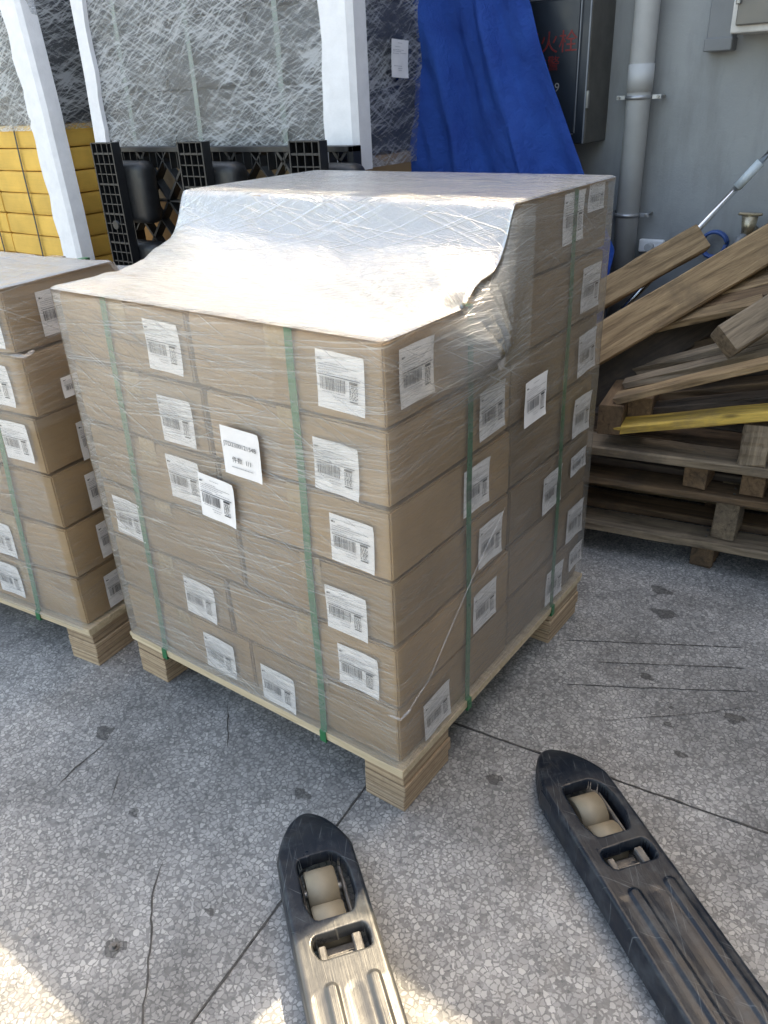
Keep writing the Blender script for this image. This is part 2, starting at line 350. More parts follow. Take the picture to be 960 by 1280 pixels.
# ---------------------------------------------------------------- ground: one sheet, slabs with joints on it
gm = bpy.data.meshes.new('ground'); gm.from_pydata([(-150, -150, -.012), (150, -150, -.012), (150, 150, -.012), (-150, 150, -.012)], [], [(0, 1, 2, 3)])
ground = link('ground', gm, 'terrazzo'); ground['kind'] = 'structure'
SA = R(6.6); ja, jb = 2.05, 1.72; J = T(-.139, 0, 0, SA)          # slab grid follows the two joints in view
jy0 = .357
beds = []
for i in range(-4, 4):
    for k in range(-3, 4):
        x0 = i * ja; y0 = jy0 + k * jb
        gap = .0022
        s = link('paving_slab', box_me((ja - 2 * gap, jb - 2 * gap, .012), .0012, 1, (0, 0, -.006 + .0003 * ((i * 7 + k * 3) % 3))), 'terrazzo', ground, J @ T(x0 + ja / 2, y0 + jb / 2, 0))
for k, (x, y, r) in enumerate([(.146, .238, .022), (.278, 1.279, .034), (.637, .857, .026), (-.219, -.509, .010), (-.272, -.108, .02), (-.959, -.269, .03), (-.337, -.698, .026), (.22, 1.42, .03), (.55, .62, .014), (.35, .9, .018), (-.62, -.42, .015), (.48, .72, .012)]):
    bm = bmesh.new(); rr = random.Random(k); N = 26; ph = [rr.uniform(0, 6.28) for _ in range(3)]
    ring = [bm.verts.new((x + r * (1 + .28 * math.sin(2 * a + ph[0]) + .16 * math.sin(5 * a + ph[1]) + .09 * math.sin(9 * a + ph[2])) * math.cos(a) * 1.15, y + r * (1 + .25 * math.sin(3 * a + ph[1]) + .12 * math.sin(7 * a)) * math.sin(a) * .85, .0011)) for a in [2 * math.pi * q / N for q in range(N)]]
    bm.faces.new(ring); st = link('oil_stain', from_bm(bm, 'stain'), 'terrazzo_dark', ground, Matrix.Identity(4))
def ribbon(pts, w, z=.0014, seed=0, jit=.35):
    rr = random.Random(seed); P = []
    for a, b in zip(pts, pts[1:]):
        n = max(2, int((Vector(b) - Vector(a)).length / .02))
        P += [Vector(a).lerp(Vector(b), q / n) for q in range(n)]
    P.append(Vector(pts[-1])); bm = bmesh.new(); prev = None
    for i, p in enumerate(P):
        d = (P[min(i + 1, len(P) - 1)] - P[max(i - 1, 0)]).normalized(); nn = Vector((-d.y, d.x))
        fade = min(1, i / 3 + .2, (len(P) - 1 - i) / 3 + .2)
        ww = w * fade * rr.uniform(.5, 1.3); off = nn * rr.uniform(-1, 1) * w * jit * 1.6
        a, b = bm.verts.new((*(p + off + nn * ww / 2), z)), bm.verts.new((*(p + off - nn * ww / 2), z))
        if prev: bm.faces.new((prev[0], prev[1], b, a))
        prev = (a, b)
    return from_bm(bm, 'crack')
for k, (pts, w) in enumerate([([(-.426, -.481), (-.371, -.56), (-.273, -.645), (-.143, -.773), (-.05, -.88)], .0045), ([(.03, .93), (.315, 1.087), (.583, 1.233)], .004), ([(.18, .88), (.42, 1.016), (.622, 1.127)], .0035),
        ([(.128, .714), (.351, .836), (.661, 1.016)], .0035), ([(-.724, .04), (-.58, -.1)], .004), ([(-.915, -.301), (-.902, -.41), (-.884, -.49)], .005), ([(-.778, -.346), (-.713, -.428)], .004), ([(.3, .62), (.52, .80), (.66, .93)], .002)]):
    link('crack', ribbon(pts, w, .0016 + k * .0001, k), 'crack', ground, Matrix.Identity(4))
# wide dirt line in the two long joints
link('joint_dirt', ribbon([tuple((J @ Vector((x, jy0, 0)))[:2]) for x in np.linspace(-.2, 1.2, 30)], .006, .0012, 3, .2), 'crack', ground, Matrix.Identity(4))
link('joint_dirt', ribbon([tuple((J @ Vector((0, y, 0)))[:2]) for y in np.linspace(-1.4, .3, 30)], .006, .0013, 4, .2), 'crack', ground, Matrix.Identity(4))
fb = thing('floor_bolt', 'small rusty bolt stub sticking out of the floor near the sunlit corner', 'bolt', T(-.337, -.698, 0))
link('bolt_shank', cyl_me((0, 0, -.005), (.002, 0, .013), .0055, 10), 'steel_dirty', fb); link('washer', cyl_me((0, 0, 0), (0, 0, .003), .012, 16), 'steel_dirty', fb)

# ---------------------------------------------------------------- building: wall, its unseen roofline stepped to shape the yard's shade
YW = 2.8
cx_, cy_ = math.sin(SUN_AZ) / math.tan(SUN_EL), math.cos(SUN_AZ) / math.tan(SUN_EL)
shade = [(-9, -1.2), (-1.06, -1.2), (-1.05, -.38), (-.3, -.372), (.30, -.385), (.6, -.38), (9, -.38)]
prof = [(x + ((YW - y) / cy_) * cx_, (YW - y) / cy_) for x, y in shade]
bm = bmesh.new()
ft = [bm.verts.new((x, YW, z)) for x, z in prof]; bk = [bm.verts.new((x, YW + .25, z - .001)) for x, z in prof]
fb0 = [bm.verts.new((x, YW, -.2)) for x, z in prof]; bb0 = [bm.verts.new((x, YW + .25, -.2)) for x, z in prof]
for i in range(len(prof) - 1):
    bm.faces.new((fb0[i], fb0[i + 1], ft[i + 1], ft[i])); bm.faces.new((bk[i], bk[i + 1], bb0[i + 1], bb0[i])); bm.faces.new((ft[i], ft[i + 1], bk[i + 1], bk[i]))
bm.faces.new((fb0[0], ft[0], bk[0], bb0[0])); bm.faces.new((fb0[-1], bb0[-1], bk[-1], ft[-1]))
bmesh.ops.recalc_face_normals(bm, faces=bm.faces)
thing('warehouse_wall', 'grey painted plaster wall behind the pallets carrying the drain pipe and cabinets', 'wall', None, None, from_bm(bm, 'wall'), 'wall')
bm = bmesh.new(); bm_box(bm, (0, -1.2, 2.8), (.3, 8.0, 5.6)); 
for z in (2.2, 4.6):
    for y in (-1.4, 1.2): bm_box(bm, (-.155, y, z * .6), (.06, 1.1, .06)); bm_box(bm, (-.155, y, z * .6 + 1.1), (.06, 1.1, .06))
thing('added_sky_blocker', 'unseen grey building added right of the pallet heap to block sky light', 'building', T(2.75, -.05, 0), None, from_bm(bm, 'wall'), 'wall')  # unseen block added to cut the sky light on the right faces
# drain pipe
dp = thing('drain_pipe', 'light grey vertical drain pipe clamped to the grey wall right of the dark cabinet', 'pipe', T(-.53, YW - .085, 0))
link('pipe_tube', cyl_me((0, 0, 0), (0, 0, 4.9), .053, 40), 'pipe', dp)
link('pipe_socket', cyl_me((0, 0, 1.69), (0, 0, 1.80), .0565, 40), 'pipe', dp)
for z in (1.16, 1.66, 3.2):
    c = link('pipe_clamp', cyl_me((0, 0, z), (0, 0, z + .016), .0585, 32), 'clamp', dp)
    parts('clamp_ear', [((-.083, 0, z + .009), (.04, .006, .018)), ((.083, 0, z + .009), (.04, .006, .018))], 'clamp', c, .001)
    for sx_ in (-.09, .09): link('clamp_bolt', cyl_me((sx_, -.012, z + .009), (sx_, .08, z + .009), .006, 10), 'steel', c)
# hydrant cabinet
cb = thing('hydrant_cabinet', 'dark wall cabinet with faded red characters on its door beside the blue tarpaulin', 'cabinet', T(-1.17, YW, 1.49))
CW, CD, CH = .93, .25, 1.15
link('cabinet_body', box_me((CW, CD, CH), .004, 2, (0, -CD / 2, CH / 2)), 'cab_side', cb)
dr = link('door', box_me((CW - .004, .012, CH - .004), .003, 1, (0, -CD - .007, CH / 2)), 'cab', cb)
link('door_panel', box_me((CW - .10, .010, .52), .003, 1, (0, -CD - .016, .05 + .26)), 'cab', dr)
link('door_panel', box_me((CW - .10, .010, .46), .003, 1, (0, -CD - .016, .62 + .23)), 'cab', dr)
parts('door_edge', [((CW / 2 - .044, -CD - .022, .31), (.004, .004, .53)), ((0, -CD - .022, .042), (CW - .10, .004, .004)), ((0, -CD - .022, .577), (CW - .10, .004, .004)), ((CW / 2 - .004, -CD - .012, CH / 2), (.006, .006, CH))], 'cab_line', dr)
def wall_text(t, x, z, size, mat, parent, y=-CD - .0225):
    me = text_me(t, size, .0004); M = T(-1.17, YW, 1.49) @ Matrix.Translation((x, y, z)) @ Matrix.Rotation(R(90), 4, 'X')
    return link('lettering', me, mat, parent, M)
wall_text('消火栓', .275, .405, .092, 'red', dr); wall_text('火警', .27, .325, .062, 'red', dr); wall_text('119', .30, .232, .05, 'whitepaint', dr); wall_text('一', .31, .172, .05, 'red', dr)
parts('hinge', [((CW / 2 + .004, -CD - .004, .18), (.012, .016, .07)), ((CW / 2 + .004, -CD - .004, .95), (.012, .016, .07))], 'steel', cb, .002)
# conduit below cabinet
cd_ = thing('wall_conduit', 'thin brown conduit running down the wall below the dark cabinet', 'conduit', T(-.93, YW - .03, 0))
link('conduit_tube', cyl_me((0, 0, .4), (0, 0, 1.485), .018, 14), 'old', cd_)
# grey box top right and duct
gb = thing('electric_box', 'grey metal wall box with pale rim at the top right of the wall', 'electrical box', T(.26, YW, 1.885))
link('box_body', box_me((.80, .2, .62), .006, 2, (0, -.10, .31)), 'box_rim', gb); lid = link('box_door', box_me((.765, .016, .585), .005, 2, (.004, -.21, .318)), 'box_grey', gb)
link('door_latch', box_me((.018, .02, .035), .003, 1, (-.375, -.222, .115)), 'steel', lid)
du = thing('cable_duct', 'square grey cable duct on the wall left of the electrical box', 'cable duct', T(-.215, YW, 1.83))
link('duct_body', box_me((.105, .07, .9), .004, 1, (0, -.035, .45 + .035)), 'duct', du); link('duct_cap', box_me((.115, .08, .05), .004, 1, (0, -.04, .025)), 'duct', du)

# chrome pole leaning
pA, pB = Vector((-1.02, 2.42, 0.0)), Vector((.52, 2.735, 2.03)); dd = (pB - pA); 
pol = thing('telescopic_pole', 'chrome telescopic pole with a pale sleeve leaning on the wall over the beams', 'pole', T(*pA))
q1, q2, q3 = pA + dd * .647, pA + dd * .695, pB
link('lower_tube', cyl_me(pA, q1, .0145, 20), 'chrome', pol, Matrix.Identity(4)); link('sleeve', cyl_me(q1 - dd * .001, q2, .019, 20), 'sleeve', pol, Matrix.Identity(4)); link('upper_tube', cyl_me(q2 - dd * .002, q3, .0115, 20), 'chrome', pol, Matrix.Identity(4))

# tap, white fitting, blue coil
tp = thing('water_tap', 'tarnished brass tap with blue-grey spout on the wall behind the beams', 'tap', T(.035, YW, 1.12))
link('tap_pipe', cyl_me((0, 0, 0), (0, -.12, 0), .016, 16), 'brass', tp); link('tap_head', cyl_me((0, -.12, -.02), (0, -.12, .07), .024, 18, .034), 'brass', tp)
link('tap_handle', multi_box([((0, -.12, .078), (.10, .022, .012)), ((0, -.12, .066), (.02, .02, .02))], 'h', .004), 'brass', tp)
link('tap_spout', tube_me([(0, -.12, -.01), (-.02, -.16, -.02), (-.03, -.175, -.08), (-.035, -.178, -.14)], .017, 12), 'duct', tp)
hs = thing('blue_hose_coil', 'small blue hose coil hanging low on the wall behind the top beam', 'hose', T(-.12, YW - .03, 1.05))
bm = bmesh.new()
hp = [(.055 * math.cos(a) * (1 + .04 * math.sin(3 * a)), -.012 * a / 6.28, .055 * math.sin(a)) for a in [k * .3 for k in range(64)]]
link('hose_loop', tube_me(hp, .008, 8), 'blue_pl', hs)
wf = thing('wall_fitting', 'small white plastic fitting on the wall above the raised beam', 'pipe fitting', T(-.42, YW, 1.02))
link('fitting_plate', box_me((.12, .03, .06), .006, 2, (0, -.015, 0)), 'foam', wf); link('fitting_stub', cyl_me((0, -.03, 0), (0, -.07, 0), .018, 14), 'pipe', wf)

# ---------------------------------------------------------------- labels
def label_mesh(w=.128, h=.128, seed=0):
    n = 8; bm = bmesh.new(); g = [[bm.verts.new(((i / n - .5) * w, (j / n - .5) * h, .0012 * math.sin(i * .9 + seed) * math.sin(j * .7 + 1 + seed) + .0008 + (.002 * (i == n and j in (0, n)) ))) for j in range(n + 1)] for i in range(n + 1)]
    for i in range(n):
        for j in range(n): bm.faces.new((g[i][j], g[i + 1][j], g[i + 1][j + 1], g[i][j + 1]))
    return from_bm(bm, 'label', True)
def print_mesh(seed):
    rr = random.Random(seed); bm = bmesh.new(); bm2 = bmesh.new(); w = h = .128
    def q(b, x0, y0, x1, y1, z=.0034):
        v = [b.verts.new(((x - .5) * w, (y - .5) * h, z)) for x, y in ((x0, y0), (x1, y0), (x1, y1), (x0, y1))]; b.faces.new(v)
    dy_ = rr.uniform(-.012, .012)
    q(bm, .05, .83 + dy_, .10, .865 + dy_); q(bm, .11, .835, .135, .86)
    q(bm, .06, .765, .90, .772); q(bm, .05, .585, .93, .600)
    x = .08
    while x < .60:                                   # one-dimensional barcode
        b = rr.choice([.006, .006, .012, .018]); q(bm, x, .34, min(x + b, .62), .56); x += b + rr.choice([.007, .01, .015])
    q(bm, .70, .52, .87, .565); q(bm, .70, .10 + .11, .87, .235)
    for j in range(9):                               # stacked bars on the right
        y = .26 + j * .028; x = .70
        while x < .86: b = rr.choice([.015, .025, .035]); q(bm, x, y, min(x + b, .87), y + .018); x += b + rr.choice([.01, .02, .03])
    def line(y, x0, x1, hh=.012):
        x = x0
        while x < x1: b = rr.uniform(.02, .07); q(bm2, x, y, min(x + b, x1), y + hh); x += b + .012
    line(.80, .2, .5); line(.72, .06, .7); line(.68, .06, .55); line(.64, .5, .88); line(.625, .06, .4); line(.30, .12, .6); line(.24, .35, .62); line(.19, .38, .58)
    line(.90, .35, .6)
    return from_bm(bm, 'bars'), from_bm(bm2, 'lines')
LAB = [label_mesh(seed=k) for k in range(3)]; PR = [print_mesh(k) for k in range(9)]
for l in LAB: l.materials.append(MAT['paper'])
for a, b in PR: a.materials.append(MAT['ink']); b.materials.append(MAT['ink_grey'])
lcount = 0
def put_label(parent, M, scale=(1, 1), name='shipping_label'):
    """M: label centre, local x right, local y up, local z out"""
    global lcount; lcount += 1
    o = link(name, LAB[lcount % 3], None, parent, M @ Matrix.Diagonal((scale[0], scale[1], 1, 1)))
    for me, nm in ((PR[lcount % 9][0], 'barcode_print'), (PR[lcount % 9][1], 'text_print')):
        link(nm, me, None, o)
    return o
def face_M(axis, a, b, off, tilt=0, base=Matrix.Identity(4)):
    """axis 'front' (looking +y): a = x, b = z ; axis 'side' (+x face): a = y, b = z"""
    if axis == 'front': m = Matrix(((1, 0, 0, a), (0, 0, -1, -off), (0, 1, 0, b), (0, 0, 0, 1)))
    else: m = Matrix(((0, 0, 1, off), (1, 0, 0, a), (0, 1, 0, b), (0, 0, 0, 1)))
    return base @ m @ Matrix.Rotation(tilt, 4, 'Z')

# ---------------------------------------------------------------- cardboard boxes
def carton_me(sx, sy, sz, seed, bev=.008):
    rr = random.Random(seed); bm = bmesh.new(); N = 6
    bmesh.ops.create_cube(bm, size=1)
    bmesh.ops.subdivide_edges(bm, edges=bm.edges[:], cuts=N - 1, use_grid_fill=True)
    bu = [rr.uniform(-.003, .006) for _ in range(4)]; ph = rr.uniform(0, 9)
    for v in bm.verts:
        x, y, z = v.co; k = [abs(x) > .499, abs(y) > .499, abs(z) > .499]
        f = lambda a: 1 - (2 * a) ** 2
        nx, ny, nz = x * sx, y * sy, z * sz
        if k[0]: nx += math.copysign(bu[0] * f(y) * f(z), x)
        if k[1]: ny += math.copysign(bu[1] * f(x) * f(z), y)
        if k[2]: nz += math.copysign(bu[2] * .3 * f(x) * f(y), z)
        if sum(k) >= 2:                                 # crushed edges and corners
            m = .0022 + .002 * noise.noise(Vector((nx * 9 + ph, ny * 9, nz * 9)))
            m *= 1.7 if sum(k) == 3 else 1
            if k[0]: nx -= math.copysign(m, x)
            if k[1]: ny -= math.copysign(m, y)
            if k[2]: nz -= math.copysign(m, z)
        v.co = (nx, ny, nz)
    bmesh.ops.recalc_face_normals(bm, faces=bm.faces)
    e = [e for e in bm.edges if len(e.link_faces) == 2 and e.calc_face_angle(0) > R(50)]
    bmesh.ops.bevel(bm, geom=e, offset=.004, segments=2, affect='EDGES')
    me = from_bm(bm, 'carton')
    return me
ORD12 = ['ground', 'second', 'third', 'fourth', 'fifth', 'sixth', 'seventh', 'eighth', 'ninth', 'tenth', 'eleventh', 'topmost']
ORD = ['bottom', 'second', 'third', 'fourth', 'fifth', 'sixth', 'top']
def tape_me(sx, sy, sz):
    w = .065; d = .075; e = .0012
    bm = bmesh.new()
    y0 = sy / 2 + e; z1 = sz / 2 + e
    pts = [(-y0, z1 - d), (-y0, z1), (y0, z1), (y0, z1 - d)]
    vs = [[bm.verts.new((s * w / 2, a, b)) for s in (-1, 1)] for a, b in pts]
    for A, B in zip(vs, vs[1:]): bm.faces.new((A[0], B[0], B[1], A[1]))
    return from_bm(bm, 'tape')
def carton(x0, x1, y0, y1, z0, z1, label, group, base=Matrix.Identity(4), mat='kraft', seed=0, tape=True, name='cardboard_box', cat='box', gap=.0055):
    j = random.Random(seed * 13 + 5)
    M = base @ T((x0 + x1) / 2 + j.uniform(-.0025, .0025), (y0 + y1) / 2 + j.uniform(-.0025, .0025), (z0 + z1) / 2, j.uniform(-.004, .004))
    sx, sy, sz = x1 - x0 - gap, y1 - y0 - gap, z1 - z0 - gap * .75
    o = thing(name, label, cat, M, group)
    link('carton_body', carton_me(sx, sy, sz, seed), mat, o)
    if tape: link('packing_tape', tape_me(sx, sy + .004, sz + .002), 'tape', o)
    return o

H, Z0 = .1893, .168
G1 = 'cardboard boxes stacked under film on the middle pallet'
seamx = [-.53, -.588, -.51, -.55, -.56, -.585, -.55]; seamy = [.585, .575, .565, .56, .55, .504, .504]
B = {}
frontlab = {0: 'barcode label low at its right end', 1: 'single label right of its middle', 2: 'label near the left strap', 3: 'label beside a second loose one', 4: 'label left of the loose white note', 5: 'large pale label under the sheen'}
for k in range(6):
    z0 = Z0 + k * H; z1 = z0 + H; sx, sy = seamx[k], seamy[k]; o = ORD[k]
    if k == 5: o = 'sixth'
    B[k, 'fl'] = carton(-1.1, sx, 0, sy, z0, z1, f'front left brown box of the {o} layer on the middle pallet', G1, seed=k * 4)
    B[k, 'fr'] = carton(sx, 0, 0, sy, z0, z1, f'near corner brown box of the {o} layer on the middle pallet', G1, seed=k * 4 + 1)
    B[k, 'br'] = carton(sx + .02, 0, sy, 1.116, z0, z1, f'brown box at the right rear of the {o} layer on the middle pallet', G1, seed=k * 4 + 2, mat='kraft2')
    B[k, 'bl'] = carton(-1.1, sx + .02, sy, 1.116, z0, z1, f'brown box at the left rear of the {o} layer on the middle pallet', G1, seed=k * 4 + 3, mat='kraft2')
z0 = Z0 + 6 * H
B[6, 'br'] = carton(-.53, 0, .504, 1.116, z0, z0 + H, 'raised top brown box nearest the drain pipe, rear right of the middle pallet', G1, seed=40, mat='kraft2')
B[6, 'bl'] = carton(-1.1, -.53, .504, 1.116, z0, z0 + H, 'raised top brown box nearest the black plastic pallet, rear left of the middle pallet', G1, seed=41, mat='kraft2')
for k, w, x, z in [(5, 'fl', -.672, 1.204), (5, 'fr', -.111, 1.204), (4, 'fl', -.67, 1.008), (4, 'fr', -.141, 1.0), (3, 'fl', -.68, .839), (3, 'fr', -.11, .817), (2, 'fl', -.978, .636), (2, 'fr', -.144, .608), (1, 'fl', -.707, .441), (1, 'fr', -.119, .439), (0, 'fl', -.66, .255), (0, 'fr', -.424, .237)]:
    put_label(B[k, w], face_M('front', x, z, .0055, R(rnd.uniform(-2.5, 1.5))))
for k, w, y, z in [(5, 'fr', .107, 1.214), (4, 'fr', .437, 1.02), (3, 'fr', .364, .836), (2, 'fr', .443, .64), (1, 'fr', .419, .441), (0, 'fr', .166, .243), (6, 'br', .856, 1.422), (5, 'br', 1.01, 1.21), (4, 'br', 1.02, 1.016), (3, 'br', 1.018, .815), (2, 'br', .83, .63), (1, 'br', 1.03, .428), (0, 'br', .893, .254)]:
    put_label(B[k, w], face_M('side', y, z, .0055, R(rnd.uniform(-2, 3))))
put_label(B[6, 'br'], face_M('side', 1.0, 1.457, .0055), (.85, .55)); put_label(B[2, 'br'], face_M('side', 1.02, .652, .0058, .04), (.9, .55)); put_label(B[0, 'br'], face_M('side', 1.06, .275, .0058, .06), (.8, .65))

# pale plywood pallet
def plywood_pallet(label, base, W_=1.1, D_=1.116):
    p = thing('plywood_pallet', label, 'pallet', base, 'plywood block pallets under the boxes')
    for i in range(3):
        for k in range(1):
            pass
    n = 7; bw = D_ / n
    link('deck_panel', box_me((W_ + .024, D_ + .024, .016), .0015, 1, (-W_ / 2, D_ / 2, .159)), 'deck', p)
    link('deck_panel', box_me((W_ + .019, D_ + .019, .013), .0015, 1, (-W_ / 2, D_ / 2, .1435)), 'deck', p)
    for x in (-W_ + .0625, -.0625):
        for y in (.115, D_ - .115):
            b = link('block', box_me((.131, .226, .041), .002, 1, (x, y, .1155)), 'ply', p)
            b2 = link('plywood_layer', box_me((.136, .231, .043), .002, 1, (x + .002, y + .001, .0705)), 'ply', b); b3 = link('plywood_layer', box_me((.132, .227, .045), .002, 1, (x - .001, y - .001, .0228)), 'ply', b)
    for x, y in ((-W_ / 2, D_ / 2), (-W_ / 2, .30), (-W_ / 2, D_ - .2), (-.22, D_ / 2), (-W_ + .22, D_ / 2)): link('block', box_me((.20, .25, .136), .002, 1, (x, y, .068)), 'ply', p)  # unseen inner blocks, added to darken the ground under the deck
    return p
plywood_pallet('pale plywood pallet under the tall middle load, four stubby feet', T(0, 0, 0))

# ---------------------------------------------------------------- straps
def strap(path, c, axis, label, base=Matrix.Identity(4), w=.022, mat='strap', group='green straps round the loads', lean=0):
    """closed band following path [(a, z)] ; axis 'x': lies in plane x=c and a = y ; axis 'y': lies in plane y=c and a = x"""
    bm = bmesh.new(); P = []
    n = len(path)
    for i in range(n):
        a, b = path[i], path[(i + 1) % n]; m = max(1, int(math.dist(a, b) / .06))
        P += [(a[0] + (b[0] - a[0]) * q / m, a[1] + (b[1] - a[1]) * q / m) for q in range(m)]
    ca = sum(p[0] for p in P) / len(P); cz = sum(p[1] for p in P) / len(P); ring = []
    for i, (a, z) in enumerate(P):
        wob = .002 * math.sin(i * .7 + c * 9) + lean * (1.2 - z) ; vs = []
        for da, dw in ((0, -w / 2), (0, w / 2), (.0016, w / 2), (.0016, -w / 2)):
            aa = a + math.copysign(da, a - ca); zz = z + (math.copysign(da, z - cz) if abs(z - cz) > .45 else 0)
            vs.append(bm.verts.new((c + wob + dw, aa, zz) if axis == 'x' else (aa, c + wob + dw, zz)))
        ring.append(vs)
    for i in range(len(ring)):
        A, Bq = ring[i], ring[(i + 1) % len(ring)]
        for k in range(4): bm.faces.new((A[k], A[(k + 1) % 4], Bq[(k + 1) % 4], Bq[k]))
    bmesh.ops.recalc_face_normals(bm, faces=bm.faces)
    return thing('strap', label, 'strap', base, group, from_bm(bm, 'strap'), mat)
ed = .0135; e = .0068; zt6, zt7, zb = 1.3055, 1.4935, .132
stepx = [(-ed, zb), (-ed, .169), (-e, .1715), (-e, zt6), (.502, zt6), (.512, zt7), (1.116 + e, zt7), (1.116 + e, .1715), (1.116 + ed, .169), (1.116 + ed, zb)]
strap(stepx, -.885, 'x', 'green strap down the long face nearest the left stack', lean=-.045)
strap(stepx, -.245, 'x', 'green strap down the long face near the close corner', lean=-.012)
strap([(ed, zb), (ed, .169), (e, .1715), (e, zt6), (-1.1 - e, zt6), (-1.1 - e, .1715), (-1.1 - ed, .169), (-1.1 - ed, zb)], .325, 'y', 'green strap on the shaded right face nearest the close corner')
strap([(ed, zb), (ed, .169), (e, .1715), (e, zt7), (-1.1 - e, zt7), (-1.1 - e, .1715), (-1.1 - ed, .169), (-1.1 - ed, zb)], .868, 'y', 'green strap on the shaded right face near the wall end', lean=.012)

# ---------------------------------------------------------------- stretch film
def film_shell(name, label, base, W_, D_, zb, ztop, mat_side, mat_top, off=.0135, nx=90, ny=90, nz=54, seed=0, layers_side=1, layers_top=1, crinkle=.0014, group=None, layer_fn=None, sag_fn=None, cat='stretch film'):
    """shell over a load: box (-W_..0, 0..D_), top height ztop(x,y)"""
    bm = bmesh.new(); uvl = bm.loops.layers.uv.new('UVMap'); lay = bm.verts.layers.float.new('layers')
    xs = [-W_ - off + (W_ + 2 * off) * i / nx for i in range(nx + 1)]; ys = [-off + (D_ + 2 * off) * j / ny for j in range(ny + 1)]
    r = .022
    def rc(x, y):                                    # rounded corners in plan
        X0, X1, Y0, Y1 = -W_ - off, off, -off, D_ + off
        qx = min(max(x, X0 + r), X1 - r); qy = min(max(y, Y0 + r), Y1 - r)
        dx, dy = x - qx, y - qy
        if abs(dx) > 1e-6 and abs(dy) > 1e-6:
            l = max(abs(dx), abs(dy)) / math.hypot(dx, dy); return qx + dx * l, qy + dy * l
        return x, y
    top = {}
    for i, x in enumerate(xs):
        for j, y in enumerate(ys):
            edge = min(i, nx - i, j, ny - j)
            X, Y = rc(x, y); n = noise.noise(Vector((x * 9 + seed, y * 9, 1))) * .003 + noise.noise(Vector((x * 38 + seed, y * 30, 4))) * .0014
            drop = .004 if edge == 0 else 0
            v = bm.verts.new((X, Y, ztop(X, Y) + (n if edge > 1 else 0) - drop)); v[lay] = layers_top; top[i, j] = v
    ft = []
    for i in range(nx):
        for j in range(ny):
            f = bm.faces.new((top[i, j], top[i + 1, j], top[i + 1, j + 1], top[i, j + 1])); f.material_index = 1; f.smooth = True
            for l in f.loops: l[uvl].uv = (l.vert.co.x, l.vert.co.y)
    loop = [(i, 0) for i in range(nx)] + [(nx, j) for j in range(ny)] + [(i, ny) for i in range(nx, 0, -1)] + [(0, j) for j in range(ny, 0, -1)]
    U = [0.0]
    for a, b in zip(loop, loop[1:] + loop[:1]): U.append(U[-1] + (top[a].co.xy - top[b].co.xy).length)
    cols = []
    for q, ij in enumerate(loop):
        t = top[ij]; col = [t]; cxy = t.co.copy()
        i, j = ij; nrm = Vector((1 if i == nx else -1 if i == 0 else 0, 1 if j == ny else -1 if j == 0 else 0, 0)).normalized()
        for k in range(1, nz + 1):
            z = t.co.z + (zb - t.co.z) * k / nz
            d = noise.noise(Vector((U[q] * 1.6 + seed, z * 24, 2))) * crinkle * .5 + noise.noise(Vector((U[q] * 4, z * 9 - U[q] * 2.5, 8 + seed))) * crinkle
            if sag_fn: d += sag_fn(cxy.x, cxy.y, z, ij, nx, ny)
            v = bm.verts.new((cxy.x + nrm.x * d, cxy.y + nrm.y * d, z)); v[lay] = layer_fn(cxy.x, cxy.y, z) if layer_fn else layers_side; col.append(v)
        t[lay] = layers_top; cols.append(col)
    n = len(cols)
    for q in range(n):
        A, Bq = cols[q], cols[(q + 1) % n]
        for k in range(nz):
            f = bm.faces.new((A[k], Bq[k], Bq[k + 1], A[k + 1])); f.smooth = True
            for l, (uu, vv) in zip(f.loops, ((U[q], A[k].co.z), (U[q + 1], Bq[k].co.z), (U[q + 1], Bq[k + 1].co.z), (U[q], A[k + 1].co.z))): l[uvl].uv = (uu, vv)
    me = from_bm(bm, 'film'); me.materials.append(MAT[mat_side]); me.materials.append(MAT[mat_top])
    return thing(name, label, cat, base, group, me)

prof_y = [-.02, .017, .10, .166, .30, .376, .42, .45, .475, .492, .504, .52, 1.2]
prof_z = [1.3115, 1.313, 1.318, 1.328, 1.352, 1.367, 1.386, 1.410, 1.444, 1.478, 1.499, 1.501, 1.501]
def ztop_main(x, y):
    # the film bridges from the raised rear tier down on to the front tier, slackest in the middle
    t = min(1, max(0, (x + 1.116) / 1.13)); z = float(np.interp(y, prof_y, prof_z))
    if .02 < y < .504:
        z -= .022 * math.sin(math.pi * t) * math.sin(math.pi * (y - .02) / .484)
        env = math.sin(math.pi * (y - .02) / .484)
        z += .007 * math.sin(7 * x + 5 * y) * env + env * .012 * noise.noise(Vector((x * 5, y * 4, 2)))
        a_ = math.atan2(y + .05, .25 - x); z += env * .007 * noise.noise(Vector((a_ * 16, x * 1.5, 5))) + env * .004 * noise.noise(Vector((a_ * 42, x * 2, 9)))
        de = min(.0135 - x, x + 1.1135)
        if de < .06: z -= .034 * (1 - max(de, 0) / .06) ** 2 * env * (1 + .5 * math.sin(y * 31))
        z = max(z, 1.3125)
    return z
def lay_main(x, y, z):
    l = 1.0
    if x < -.3 and y < 0: l *= 1.25
    if z > .9: l *= 1.15
    if x > 0: l *= .62 if z < 1.0 else .8
    if x > 0 and .15 < y < .62 and z > 1.06: l *= 1 + 5 * (1 - abs(y - .42) / .3 if abs(y - .42) < .3 else 0) * min(1, (z - 1.06) / .1)
    return l
